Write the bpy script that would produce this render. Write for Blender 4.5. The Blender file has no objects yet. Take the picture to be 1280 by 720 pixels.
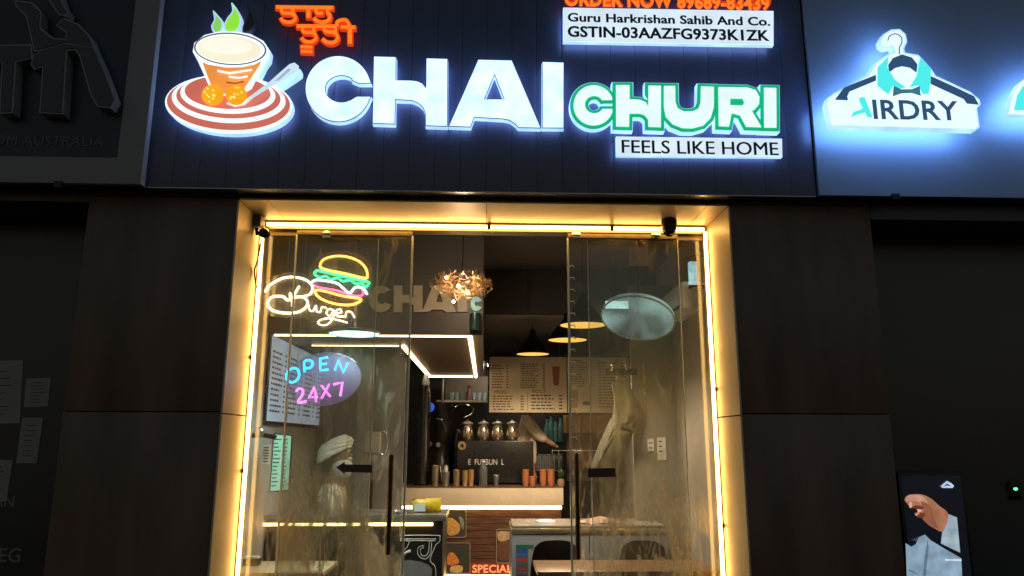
import bpy, bmesh, math, random
from mathutils import Vector, Matrix
random.seed(7)
SC = bpy.context.scene
COL = SC.collection
R = math.radians

# ---------------------------------------------------------------- camera
FPX, PITCH, YAW, ROLL = 924.0, R(11.66), R(2.0), R(0.13)
CAM = Vector((0.007, -4.64, 1.55))
_f = Vector((math.sin(YAW)*math.cos(PITCH), math.cos(YAW)*math.cos(PITCH), math.sin(PITCH)))
_r0 = Vector((math.cos(YAW), -math.sin(YAW), 0)); _u0 = _r0.cross(_f)
_r = math.cos(ROLL)*_r0 + math.sin(ROLL)*_u0
_u = -math.sin(ROLL)*_r0 + math.cos(ROLL)*_u0
cd = bpy.data.cameras.new('camera'); cam = bpy.data.objects.new('camera', cd); COL.objects.link(cam)
cd.sensor_width = 36; cd.lens = FPX/1280*36; cd.clip_start = 0.05; cd.clip_end = 600
cam.matrix_world = Matrix(((_r.x, _u.x, -_f.x, CAM.x), (_r.y, _u.y, -_f.y, CAM.y), (_r.z, _u.z, -_f.z, CAM.z), (0, 0, 0, 1)))
SC.camera = cam

def ray(px, py): return _f + _r*((px-640)/FPX) + _u*((360-py)/FPX)
def at(px, py, Y):
    d = ray(px, py); return CAM + d*((Y-CAM.y)/d.y)
def atx(px, py, X):
    d = ray(px, py); return CAM + d*((X-CAM.x)/d.x)
def atz(px, py, Z):
    d = ray(px, py); return CAM + d*((Z-CAM.z)/d.z)

# ---------------------------------------------------------------- world: night sky
W = bpy.data.worlds.new('World'); SC.world = W; W.use_nodes = True
wn = W.node_tree; bg = wn.nodes['Background']
sky = wn.nodes.new('ShaderNodeTexSky'); sky.sky_type = 'NISHITA'; sky.sun_disc = False
sky.sun_elevation = R(1.0); sky.sun_rotation = R(0); sky.ozone_density = 1.5
wn.links.new(sky.outputs[0], bg.inputs[0]); bg.inputs[1].default_value = 0.115
SC.view_settings.view_transform = 'Standard'; SC.view_settings.look = 'None'
EXPO = 0.8
SC.view_settings.exposure = EXPO; SC.view_settings.gamma = 1.0; SC.view_settings.use_curve_mapping = False
SC.cycles.max_bounces = 10; SC.cycles.transparent_max_bounces = 24
SC.cycles.sample_clamp_indirect = 6.0; SC.cycles.caustics_reflective = False; SC.cycles.caustics_refractive = False

# ---------------------------------------------------------------- materials
def lin(r, g, b):
    f = lambda c: (c/255/12.92 if c/255 <= .04045 else ((c/255+.055)/1.055)**2.4)
    return (f(r), f(g), f(b), 1)
MATS = {}
def mat(name, col, rough=.5, metal=0, var=.12, scale=9.0, bump=.0, stretch=(1, 1, 1), spec=.5, coat=0, trans=0):
    """principled with a noise-driven colour and roughness variation"""
    if name in MATS: return MATS[name]
    m = bpy.data.materials.new(name); m.use_nodes = True; nt = m.node_tree; N = nt.nodes; L = nt.links
    b = N['Principled BSDF']; b.inputs['Metallic'].default_value = metal
    b.inputs['Specular IOR Level'].default_value = spec; b.inputs['Coat Weight'].default_value = coat
    tc = N.new('ShaderNodeTexCoord'); mp = N.new('ShaderNodeMapping'); mp.inputs['Scale'].default_value = stretch
    L.new(tc.outputs['Object'], mp.inputs[0])
    nz = N.new('ShaderNodeTexNoise'); nz.inputs['Scale'].default_value = scale; nz.inputs['Detail'].default_value = 6
    L.new(mp.outputs[0], nz.inputs['Vector'])
    rp = N.new('ShaderNodeValToRGB'); c = col[:3]
    rp.color_ramp.elements[0].position = .3; rp.color_ramp.elements[1].position = .7
    rp.color_ramp.elements[0].color = (*[x*(1-var) for x in c], 1)
    rp.color_ramp.elements[1].color = (*[min(1, x*(1+var)) for x in c], 1)
    L.new(nz.outputs[0], rp.inputs[0]); L.new(rp.outputs[0], b.inputs['Base Color'])
    mr = N.new('ShaderNodeMapRange'); mr.inputs['To Min'].default_value = max(.02, rough*.75); mr.inputs['To Max'].default_value = min(1, rough*1.3)
    L.new(nz.outputs[0], mr.inputs[0]); L.new(mr.outputs[0], b.inputs['Roughness'])
    if bump:
        bp = N.new('ShaderNodeBump'); bp.inputs['Strength'].default_value = bump; bp.inputs['Distance'].default_value = .01
        L.new(nz.outputs[0], bp.inputs['Height']); L.new(bp.outputs[0], b.inputs['Normal'])
    if trans: b.inputs['Transmission Weight'].default_value = trans
    MATS[name] = m; return m
def emit(name, col, s, var=0.0, scale=14.0):
    if name in MATS: return MATS[name]
    if s < 2: s /= 2**EXPO            # sign faces and prints: set against the exposure
    m = bpy.data.materials.new(name); m.use_nodes = True; nt = m.node_tree; N = nt.nodes; L = nt.links
    b = N['Principled BSDF']; b.inputs['Base Color'].default_value = (*[min(.8, x*.7) for x in col[:3]], 1)
    b.inputs['Roughness'].default_value = .35
    b.inputs['Emission Color'].default_value = (*col[:3], 1); b.inputs['Emission Strength'].default_value = s
    if var:
        tc = N.new('ShaderNodeTexCoord'); nz = N.new('ShaderNodeTexNoise'); nz.inputs['Scale'].default_value = scale
        nz.inputs['Detail'].default_value = 1
        L.new(tc.outputs['Object'], nz.inputs['Vector'])
        mr = N.new('ShaderNodeMapRange'); mr.inputs['From Min'].default_value = .3; mr.inputs['From Max'].default_value = .7
        mr.inputs['To Min'].default_value = s*(1-var); mr.inputs['To Max'].default_value = s*(1+var)
        L.new(nz.outputs[0], mr.inputs[0]); L.new(mr.outputs[0], b.inputs['Emission Strength'])
    MATS[name] = m; return m
def wood(name, c1, c2, rough=.4, sc=(1.2, 1.2, 18)):
    if name in MATS: return MATS[name]
    m = bpy.data.materials.new(name); m.use_nodes = True; nt = m.node_tree; N = nt.nodes; L = nt.links
    b = N['Principled BSDF']; b.inputs['Roughness'].default_value = rough
    tc = N.new('ShaderNodeTexCoord'); mp = N.new('ShaderNodeMapping'); mp.inputs['Scale'].default_value = sc
    L.new(tc.outputs['Object'], mp.inputs[0])
    nz = N.new('ShaderNodeTexNoise'); nz.inputs['Scale'].default_value = 4; nz.inputs['Detail'].default_value = 8; nz.inputs['Distortion'].default_value = .6
    L.new(mp.outputs[0], nz.inputs['Vector'])
    rp = N.new('ShaderNodeValToRGB'); rp.color_ramp.elements[0].color = c1; rp.color_ramp.elements[1].color = c2
    rp.color_ramp.elements[0].position = .35; rp.color_ramp.elements[1].position = .68
    L.new(nz.outputs[0], rp.inputs[0]); L.new(rp.outputs[0], b.inputs['Base Color'])
    MATS[name] = m; return m
def dirty_glass(name, clean, dusty, seed, tint=(.95, .80, .54)):
    m = bpy.data.materials.new(name); m.use_nodes = True; nt = m.node_tree; N = nt.nodes; L = nt.links
    N.remove(N['Principled BSDF']); out = N['Material Output']
    tr = N.new('ShaderNodeBsdfTransparent'); tr.inputs[0].default_value = (.93, .95, .94, 1)
    df = N.new('ShaderNodeBsdfDiffuse'); df.inputs[0].default_value = (*tint, 1)
    tl = N.new('ShaderNodeBsdfTranslucent'); tl.inputs[0].default_value = (*tint, 1)
    du = N.new('ShaderNodeMixShader'); du.inputs[0].default_value = .5
    L.new(df.outputs[0], du.inputs[1]); L.new(tl.outputs[0], du.inputs[2])
    tc = N.new('ShaderNodeTexCoord')
    def noise(scale, st, det=6, dist=0):
        mp = N.new('ShaderNodeMapping'); mp.inputs['Scale'].default_value = st; mp.inputs['Location'].default_value = (seed, seed*2.3, seed*.7)
        L.new(tc.outputs['Object'], mp.inputs[0])
        n = N.new('ShaderNodeTexNoise'); n.inputs['Scale'].default_value = scale; n.inputs['Detail'].default_value = det; n.inputs['Distortion'].default_value = dist
        L.new(mp.outputs[0], n.inputs['Vector']); return n.outputs[0]
    def mth(op, a, bb):
        k = N.new('ShaderNodeMath'); k.operation = op
        for i, x in enumerate((a, bb)):
            if isinstance(x, (int, float)): k.inputs[i].default_value = x
            else: L.new(x, k.inputs[i])
        k.use_clamp = op != 'SUBTRACT'; return k.outputs[0]
    def rng(x, a, b2, c, d):
        k = N.new('ShaderNodeMapRange'); k.inputs[1].default_value = a; k.inputs[2].default_value = b2; k.inputs[3].default_value = c; k.inputs[4].default_value = d
        L.new(x, k.inputs[0]); return k.outputs[0]
    big = rng(noise(2.2, (1, 1, .8), 6, 1.0), .44, .60, 0, 1)        # cloudy smears
    wipe = rng(noise(4, (2.2, 1, .6), 7, 3.0), .49, .64, 0, 1)       # wiping streaks
    drip = rng(noise(16, (1.6, 1, .10), 5, .4), .54, .72, 0, 1)      # runs down the pane
    fine = rng(noise(38, (1, 1, .7), 5, .6), .56, .70, 0, 1)         # finger marks, dried drops
    sep = N.new('ShaderNodeSeparateXYZ'); L.new(tc.outputs['Object'], sep.inputs[0])
    low = rng(sep.outputs['Z'], .95, 1.5, 1, .26)                      # dust kicked up from the pavement
    s = mth('MULTIPLY', mth('ADD', mth('ADD', mth('MULTIPLY', big, .46), mth('MULTIPLY', wipe, .46)), mth('MULTIPLY', drip, .28)), low)
    s = mth('ADD', s, mth('MULTIPLY', mth('MULTIPLY', fine, low), .22))
    fac = rng(s, .12, .95, clean, dusty)
    mx = N.new('ShaderNodeMixShader'); L.new(fac, mx.inputs[0]); L.new(tr.outputs[0], mx.inputs[1]); L.new(du.outputs[0], mx.inputs[2])
    gl = N.new('ShaderNodeBsdfGlossy'); gl.inputs['Roughness'].default_value = .03
    fr = N.new('ShaderNodeFresnel'); fr.inputs[0].default_value = 1.45
    m2 = N.new('ShaderNodeMixShader'); L.new(mth('MULTIPLY', fr.outputs[0], .8), m2.inputs[0]); L.new(mx.outputs[0], m2.inputs[1]); L.new(gl.outputs[0], m2.inputs[2])
    L.new(m2.outputs[0], out.inputs['Surface']); MATS[name] = m; return m

# ---------------------------------------------------------------- mesh helpers
class MB:
    def __init__(s): s.v = []; s.f = []
    def add(s, vs, fs):
        n = len(s.v); s.v += [Vector(v) for v in vs]; s.f += [tuple(i+n for i in f) for f in fs]; return s
    def box(s, a, b, rot=None, piv=None):
        x0, y0, z0 = a; x1, y1, z1 = b
        vs = [Vector(p) for p in ((x0, y0, z0), (x1, y0, z0), (x1, y1, z0), (x0, y1, z0), (x0, y0, z1), (x1, y0, z1), (x1, y1, z1), (x0, y1, z1))]
        if rot is not None:
            c = Vector(piv) if piv else sum(vs, Vector())/8
            vs = [c + rot @ (v-c) for v in vs]
        return s.add(vs, [(0, 3, 2, 1), (4, 5, 6, 7), (0, 1, 5, 4), (1, 2, 6, 5), (2, 3, 7, 6), (3, 0, 4, 7)])
    def quad(s, a, b, c, d): return s.add([a, b, c, d], [(0, 1, 2, 3)])
    def lathe(s, prof, c, n=20, axis=None, cap=True):
        c = Vector(c); vs = []; fs = []
        q = Vector((0, 0, 1)).rotation_difference(Vector(axis)) if axis else None
        for r, z in prof:
            for k in range(n):
                a = 2*math.pi*k/n; p = Vector((r*math.cos(a), r*math.sin(a), z))
                vs.append(c + (q @ p if q else p))
        for i in range(len(prof)-1):
            for k in range(n):
                k2 = (k+1) % n; fs.append((i*n+k, i*n+k2, (i+1)*n+k2, (i+1)*n+k))
        if cap: fs.append(tuple(reversed(range(n)))); fs.append(tuple(range((len(prof)-1)*n, len(prof)*n)))
        return s.add(vs, fs)
    def tube(s, pts, r, n=8, closed=False, r1=None):
        pts = [Vector(p) for p in pts]; m = len(pts); vs = []; fs = []
        ref = None
        for i, p in enumerate(pts):
            a = pts[(i-1) % m] if (closed or i > 0) else p; b = pts[(i+1) % m] if (closed or i < m-1) else p
            t = (b-a).normalized() if (b-a).length > 1e-9 else Vector((0, 0, 1))
            if ref is None: ref = t.orthogonal().normalized()
            ref = (ref - t*ref.dot(t)); ref = ref.normalized() if ref.length > 1e-6 else t.orthogonal().normalized()
            w = t.cross(ref); rr = r if r1 is None else r + (r1-r)*i/max(1, m-1)
            for k in range(n):
                an = 2*math.pi*k/n; vs.append(p + ref*math.cos(an)*rr + w*math.sin(an)*rr)
        for i in range(m if closed else m-1):
            for k in range(n):
                k2 = (k+1) % n; j = (i+1) % m; fs.append((i*n+k, i*n+k2, j*n+k2, j*n+k))
        if not closed: fs.append(tuple(reversed(range(n)))); fs.append(tuple(range((m-1)*n, m*n)))
        return s.add(vs, fs)
    def ball(s, c, r, n=12, m=8, sc=(1, 1, 1)):
        c = Vector(c); vs = []; fs = []
        for i in range(m+1):
            th = math.pi*i/m
            for k in range(n):
                a = 2*math.pi*k/n
                vs.append(c + Vector((r*sc[0]*math.sin(th)*math.cos(a), r*sc[1]*math.sin(th)*math.sin(a), -r*sc[2]*math.cos(th))))
        for i in range(m):
            for k in range(n):
                k2 = (k+1) % n; fs.append((i*n+k, i*n+k2, (i+1)*n+k2, (i+1)*n+k))
        return s.add(vs, fs)
    def mesh(s, mesh, mtx=None):
        vs = [(mtx @ v.co if mtx else v.co.copy()) for v in mesh.vertices]
        return s.add(vs, [tuple(p.vertices) for p in mesh.polygons])

ORG = {}
def build(name, mb, m, parent=None, loc=None, smooth=False, bevel=0):
    """ONE mesh object; vertices are given in world space"""
    o0 = ORG.get(parent.name, Vector()) if parent else Vector(loc or (0, 0, 0))
    me = bpy.data.meshes.new(name); me.from_pydata([tuple(v-o0) for v in mb.v], [], mb.f); me.update()
    bm = bmesh.new(); bm.from_mesh(me)
    bmesh.ops.remove_doubles(bm, verts=bm.verts, dist=1e-6)
    bmesh.ops.recalc_face_normals(bm, faces=bm.faces)
    if bevel:
        es = [e for e in bm.edges if len(e.link_faces) == 2 and e.calc_face_angle(0) > .6]
        bmesh.ops.bevel(bm, geom=es, offset=bevel, segments=2, profile=.6, affect='EDGES', clamp_overlap=True)
    bm.to_mesh(me); bm.free()
    if smooth or bevel:
        me.shade_smooth(); me.set_sharp_from_angle(angle=R(38))
    me.materials.append(m)
    o = bpy.data.objects.new(name, me); COL.objects.link(o)
    if parent: o.parent = parent
    else: o.location = o0
    ORG[o.name] = o0; return o
def tag(o, label, cat, group=None):
    o['label'] = label; o['category'] = cat
    if group: o['group'] = group
    return o
def thing(name, label, cat, loc=(0, 0, 0), group=None):
    o = bpy.data.objects.new(name, None); COL.objects.link(o); o.location = loc; o.empty_display_size = .05
    ORG[o.name] = Vector(loc); return tag(o, label, cat, group)
def struct(o): o['kind'] = 'structure'; return o
def copy_tree(o, loc=None, parent=None):
    c = o.copy(); COL.objects.link(c)
    if parent: c.parent = parent
    if loc is not None: c.location = loc
    ORG[c.name] = ORG[o.name] if loc is None else Vector(loc)
    for ch in list(o.children): copy_tree(ch, None, c)
    return c
def cat_rom(pts, closed=False, sub=6):
    pts = [Vector(p) for p in pts]; n = len(pts); out = []
    for i in range(n if closed else n-1):
        g = (lambda k: pts[k % n]) if closed else (lambda k: pts[max(0, min(n-1, k))])
        p0, p1, p2, p3 = g(i-1), g(i), g(i+1), g(i+2)
        for j in range(sub):
            t = j/sub
            out.append(.5*((2*p1)+(p2-p0)*t+(2*p0-5*p1+4*p2-p3)*t*t+(3*p1-p0-3*p2+p3)*t**3))
    if not closed: out.append(pts[-1])
    return out
def shape(polys, y0, y1, offset=0.0):
    """2-D outlines [(x,z)...] (outer + holes) filled and extruded from y0 to y1 -> MB"""
    cu = bpy.data.curves.new('tmp', 'CURVE'); cu.dimensions = '2D'; cu.fill_mode = 'BOTH'; cu.offset = offset
    cu.extrude = abs(y1-y0)/2
    for pl in polys:
        sp = cu.splines.new('POLY'); sp.points.add(len(pl)-1); sp.use_cyclic_u = True
        for p, q in zip(sp.points, pl): p.co = (q[0], q[1], 0, 1)
    o = bpy.data.objects.new('tmp', cu); COL.objects.link(o)
    dg = bpy.context.evaluated_depsgraph_get(); me = bpy.data.meshes.new_from_object(o.evaluated_get(dg))
    mb = MB(); ym = (y0+y1)/2
    mb.add([(v.co.x, ym-v.co.z, v.co.y) for v in me.vertices], [tuple(p.vertices) for p in me.polygons])
    bpy.data.objects.remove(o); bpy.data.curves.remove(cu); bpy.data.meshes.remove(me); return mb
def px_poly(pts, Y, smooth=False):
    p = [at(x, y, Y) for x, y in pts]; q = [(v.x, v.z) for v in p]
    if smooth: q = [(v.x, v.y) for v in cat_rom([Vector((a, b, 0)) for a, b in q], True, 5)]
    return q
def ell(cx, cy, rx, ry, tilt=0, n=48, a0=0, a1=360):
    t = R(tilt); out = []
    for k in range(n if a1-a0 >= 360 else n+1):
        a = R(a0+(a1-a0)*k/n); x, y = rx*math.cos(a), ry*math.sin(a)
        out.append((cx+x*math.cos(t)-y*math.sin(t), cy+x*math.sin(t)+y*math.cos(t)))
    return out
_FONT = {}
def text_mb(s, x0, x1, z0, z1, y0, y1, bold=0.0, dbl=0.0):
    """lettering fitted into the box x0..x1, z0..z1 (cap height), extruded y0..y1"""
    cu = bpy.data.curves.new('tmp', 'FONT'); cu.body = s; cu.size = 1; cu.offset = bold
    cu.extrude = 0.0; cu.resolution_u = 3; cu.space_character = 1.0 + bold*1.5
    o = bpy.data.objects.new('tmp', cu); COL.objects.link(o)
    dg = bpy.context.evaluated_depsgraph_get(); me = bpy.data.meshes.new_from_object(o.evaluated_get(dg))
    xs = [v.co.x for v in me.vertices]; zs = [v.co.y for v in me.vertices]
    sx = (x1-x0)/(max(xs)-min(xs)); sz = (z1-z0)/(max(zs)-min(zs)); mx, mz = min(xs), min(zs)
    bm = bmesh.new(); bm.from_mesh(me)
    bmesh.ops.remove_doubles(bm, verts=bm.verts, dist=1e-5)
    for v in bm.verts: v.co = Vector((x0+(v.co.x-mx)*sx, y0, z0+(v.co.y-mz)*sz))
    if abs(y1-y0) > 1e-4:
        g = bmesh.ops.extrude_face_region(bm, geom=bm.faces[:])
        for e in g['geom']:
            if isinstance(e, bmesh.types.BMVert): e.co.y = y1
    bm.to_mesh(me); bm.free(); mb = MB().mesh(me)
    if dbl:                                   # a second pass shifted sideways makes the strokes heavier
        k = MB(); k.v = [Vector((v.x+dbl, v.y-.0003, v.z)) for v in mb.v]; k.f = list(mb.f); mb.add(k.v, k.f)
    bpy.data.objects.remove(o); bpy.data.curves.remove(cu); bpy.data.meshes.remove(me); return mb
def letters(nm, mb, m, parent):
    """split a line of lettering into one object per glyph (islands that overlap in x stay together)"""
    n = len(mb.v); par = list(range(n))
    def find(a):
        while par[a] != a: par[a] = par[par[a]]; a = par[a]
        return a
    for f in mb.f:
        for k in f[1:]: par[find(k)] = find(f[0])
    isl = {}
    for i in range(n): isl.setdefault(find(i), []).append(i)
    grp = []
    for vs in sorted(isl.values(), key=lambda v: min(mb.v[i].x for i in v)):
        x0, x1 = min(mb.v[i].x for i in vs), max(mb.v[i].x for i in vs)
        for g in grp:
            if min(x1, g[1])-max(x0, g[0]) > .5*min(x1-x0, g[1]-g[0]): g[0] = min(g[0], x0); g[1] = max(g[1], x1); g[2] += vs; break
        else: grp.append([x0, x1, list(vs)])
    out = []
    for x0, x1, vs in grp:
        ix = {v: k for k, v in enumerate(vs)}; q = MB(); q.v = [mb.v[i] for i in vs]; q.f = [tuple(ix[k] for k in f) for f in mb.f if f[0] in ix]
        out.append(build(nm, q, m, parent))
    return out
def text_px(s, pl, pr, pt, pb, Y, th, bold=0.0, dbl=0.0):
    a = at(pl, pb, Y); b = at(pr, pt, Y)
    c = at(pl, pt, Y); d = at(pr, pb, Y)
    return text_mb(s, (a.x+c.x)/2, (b.x+d.x)/2, a.z, c.z, Y, Y-th, bold, dbl)
# ================================================================ THE SETTING
YB = -0.12                                   # face of the sign boards
YG = 0.485                                   # glass line at the back of the portal
PW, PZ = 1.597, 3.072                        # portal half width and height
Zb = at(300, 235, YB).z                      # lower edge of the boards
Zt = 5.2
Zj = 1.55+.168                               # horizontal cladding joint
SL = at(193, 120, YB).x; SR = at(1010, 120, YB).x
WL = at(74, 550, 0).x; WR = at(1113, 520, 0).x
ground = struct(build('ground', MB().box((-300, -300, -.32), (300, 300, -.02)), mat('asphalt', (.045, .045, .05), .85, var=.3, scale=40, bump=.3)))
pav = struct(build('pavement', MB().box((-9, -3.2, -.018), (9, -.0, -.002)), mat('pavement', (.12, .115, .11), .7, var=.25, scale=25, bump=.2)))
m_brown = mat('brown_cladding', (.13, .075, .050), .42, var=.34, scale=3, bump=.03, spec=.35, stretch=(1.4, 1, .35))
m_dark = mat('black_paint', (.012, .012, .013), .5, var=.2)
m_gap = mat('gap', (.006, .006, .006), .9)
m_lining = mat('champagne_cladding', (.44, .36, .24), .44, .35, var=.07, scale=5, stretch=(1, 1, 2))
m_steel = mat('brushed_steel', (.42, .41, .40), .32, .9, var=.15, scale=30)
m_chrome = mat('chrome', (.75, .75, .74), .12, 1, var=.04)
m_blackmetal = mat('black_metal', (.016, .015, .015), .28, .5, var=.2)

# ---- building shell: cladding panels round the portal
bld = thing('shop_building', 'dark brown clad shop front around the glowing golden doorway', 'building', (0, 0, 0))
pan = MB().box((0, 0, 0), (1, 1, 1))
def clad(x0, x1, z0, z1, y0=0.0, y1=.03, m=m_brown, nm='cladding_panel', par=bld, bev=.003):
    return build(nm, MB().box((x0+.003, y0, z0+.003), (x1-.003, y1, z1-.003)), m, par, bevel=bev)
for xa, xb in ((WL, -PW-.012), (PW+.012, WR)):
    clad(xa, xb, 0, Zj); clad(xa, xb, Zj, PZ+.02); clad(xa, xb, PZ+.02, Zt)
clad(-PW-.012, PW+.012, PZ+.012, Zt)
build('backing_wall', MB().box((WL+.01, .034, 0), (-PW-.06, .44, Zt)).box((PW+.06, .034, 0), (WR-.01, .44, Zt)).box((-PW-.06, .034, PZ+.06), (PW+.06, .44, Zt)), m_gap, bld)
# neighbours' recessed fronts
m_tint = mat('tinted_glass', (.022, .020, .022), .35, var=.2, scale=2, spec=.6)
Xl0, Xr0 = WL-3.2, WR+3.2
zs = at(1190, 297, .42).z
build('neighbour_lintel', MB().box((WR, .0, zs), (Xr0, .46, Zt)), mat('lintel_cladding', (.035, .036, .045), .4, var=.12, scale=3), bld)
build('neighbour_lintel', MB().box((Xl0, .0, 3.05), (WL, .46, Zt)), m_brown, bld)
nr = thing('shop_window', 'dark tinted recessed shop window under the hanger sign', 'window', (WR+.8, .42, 0))
build('pane', MB().box((WR+.03, .42, .12), (Xr0, .432, zs-.002)), mat('grey_tinted_glass', (.045, .042, .043), .3, var=.12, scale=2, spec=.5), nr)
build('frame', MB().box((WR, .40, 0), (WR+.03, .458, zs-.002)).box((WR+.03, .40, 0), (Xr0, .46, .12)), m_blackmetal, nr)
nl = thing('shop_window', 'dark shop window with paper notices left of the doorway', 'window', (WL-.8, .42, 0))
build('pane', MB().box((Xl0, .42, .12), (WL-.03, .432, 3.048)), m_tint, nl)
build('frame', MB().box((WL-.03, .40, 0), (WL, .458, 3.048)).box((Xl0, .40, 0), (WL-.03, .46, .12)), m_blackmetal, nl)
m_paper = mat('paper', (.30, .265, .22), .85, var=.1, scale=6)
for i, (q, lb) in enumerate(((((-26, 452), (29, 450), (25, 529), (-28, 530)), 'large pale notice cut by the left edge'),
        (((33, 473), (64, 472), (60, 508), (30, 509)), 'small squarish paper notice on dark window'),
        (((28, 522), (54, 522), (46, 579), (20, 579)), 'tall narrow paper notice below the squarish one'),
        (((-24, 574), (16, 575), (8, 627), (-28, 625)), 'lowest pale notice cut by the left edge'))):
    o = build('paper_notice', shape([px_poly(q, .418)], .419, .4165), m_paper, loc=at(q[3][0], q[3][1], .418))
    tag(o, lb, 'notice', 'paper notices on the left window')
    mb = MB(); a = at(q[3][0], q[3][1], .416); b = at(q[1][0], q[1][1], .416); rgn = random.Random(i+40)
    for r_ in range(7):
        zz = a.z+(b.z-a.z)*(.15+.11*r_); u = (b.x-a.x)*.22; e = a.x+(b.x-a.x)*rgn.uniform(.55, .8)
        mb.quad((a.x+u, .4158, zz), (e, .4158, zz), (e, .4158, zz+.006), (a.x+u, .4158, zz+.006))
    pr_ = build('print', mb, mat('faded_ink', (.10, .09, .085), .8), o); pr_['kind'] = 'stuff'
wl = thing('window_lettering', 'faint grey capital letters on the dark left window', 'lettering', at(10, 690, .418))
m_faint = mat('faint_letters', (.20, .19, .18), .7)
letters('letter', text_px('AN', -8, 18, 620, 634, .4185, .001, .01), m_faint, wl)
letters('letter', text_px('REG', -16, 26, 685, 703, .4185, .001, .01), m_faint, wl)
# small green diode and specks of the neighbour's lock
lk = thing('door_lock', 'small dark door lock with a green diode', 'lock', at(1268, 615, .41))
c = at(1268, 611, .405)
build('case', MB().box((c.x-.035, .395, c.z-.07), (c.x+.035, .4195, c.z+.05)), m_blackmetal, lk, bevel=.004)
build('diode', MB().ball((c.x, .393, c.z), .011, sc=(1.3, .6, .8)), emit('green_diode', (.05, 1, .22), 3.0), lk, smooth=True)

# ---- golden lining of the portal, LED channel
lin_ = thing('portal_lining', 'champagne metal lining of the doorway lit golden', 'door frame', (0, .2, 0))
ym = YG-.03
for sx in (-1, 1):
    for z0, z1 in ((0, Zj-.012), (Zj-.008, PZ)):
        x0, x1 = sorted((sx*PW, sx*(PW+.012)))
        build('lining_panel', MB().box((x0, -.012, z0+.002), (x1, YG+.12, z1-.002)), m_lining, lin_)
xs_ = [-PW, at(346, 262, .2).x, at(608, 262, .2).x, at(872, 262, .2).x, PW]
for a, b in zip(xs_[:-1], xs_[1:]):
    build('lining_panel', MB().box((a+.002, -.012, PZ), (b-.002, YG+.12, PZ+.010)), m_lining, lin_)
m_led = emit('warm_led', (1, .54, .14), 10, .12, 6)
led = thing('led_strip', 'warm white LED strip framing the glass doorway', 'light strip', (0, YG-.03, 0))
m_chan = mat('led_channel', (.05, .04, .03), .5)
yl = YG-.045
build('channel', MB().box((-PW+.001, yl-.002, .0), (-PW+.008, yl+.03, PZ-.06)).box((PW-.008, yl-.002, 0), (PW-.001, yl+.03, PZ-.06)).box((-PW+.02, yl-.004, PZ-.012), (PW-.02, yl+.03, PZ-.002)), m_chan, led)
for sx in (-1, 1):
    build('tube', MB().tube([(sx*(PW-.022), yl, z) for z in (.05, 1, 2, PZ-.05)], .0125, 8), m_led, led, smooth=True)
build('tube', MB().tube([(x, yl, PZ-.03) for x in (-PW+.05, -.5, .4, PW-.03)], .0125, 8), m_led, led, smooth=True)
for x, z, ax in ((-PW+.01, 2.1, 0), (-PW+.01, 1.35, 0), (PW-.01, 1.0, 0), (PW-.01, 1.9, 0), (.02, PZ-.03, 1), (.9, PZ-.03, 1)):
    mb = MB().box((x-.006, yl-.017, z-.012), (x+.006, yl, z+.012)) if not ax else MB().box((x-.012, yl-.017, z-.018), (x+.012, yl, z+.018))
    build('clip', mb, m_chan, led)

# ================================================================ SIGN BOARDS
m_board = mat('blue_black_board', (.060, .068, .132), .32, .1, var=.10, scale=4, spec=.55)
m_edge = mat('aluminium_edge', (.55, .56, .60), .35, .8, var=.05)
cb = thing('sign_board', 'blue black ribbed sign board carrying the big lit white letters', 'sign board', (0, YB, Zb))
npl = 26; stp = (SR-SL)/npl
pl = build('board_panel', MB().box((SL+.0008, YB, Zb+.001), (SL+stp-.0008, YB+.02, Zt)), m_board, cb, bevel=.0012)
for k in range(1, npl):
    o = pl.copy(); COL.objects.link(o); o.location = (k*stp, random.uniform(-.0006, .0006), 0)
build('board_frame', MB().box((SL+.01, YB+.022, Zb+.02), (SR-.01, -.004, Zt)), m_gap, cb)
build('drip_edge', MB().box((SL+.001, YB+.002, Zb-.006), (SR-.001, -.003, Zb)), mat('drip_metal', (.30, .29, .28), .22, .9, var=.2, scale=6, stretch=(1, 6, 6)), cb)
# left neighbour's board
YL = YB-.05
lb_ = thing('sign_board', 'unlit pale framed navy sign board at the left', 'sign board', (SL-.8, YL, Zb))
xi = at(158, 100, YL).x; zi = at(60, 196, YL).z
m_pale = mat('pale_frame', (.24, .20, .19), .5, var=.08, scale=3)
build('frame', MB().box((xi, YL, zi), (SL-.004, YL+.04, Zt)).box((Xl0, YL, Zb), (SL-.004, YL+.04, zi)), m_pale, lb_)
build('edge_trim', MB().box((SL-.004, YL, Zb), (SL, -.004, Zt)), mat('white_trim', (.6, .6, .62), .4, var=.03), lb_)
build('face', MB().box((Xl0, YL+.012, zi), (xi, YL+.05, Zt)), mat('navy_face', (.014, .014, .022), .4, var=.1), lb_)
build('board_box', MB().box((Xl0, YL+.052, Zb+.004), (SL-.006, -.004, Zt)), m_gap, lb_)
c = at(74, 229, YL); build('bracket', MB().box((c.x-.025, YL-.015, c.z-.03), (c.x+.025, YL+.01, c.z+.01)), m_blackmetal, lb_)
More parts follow.
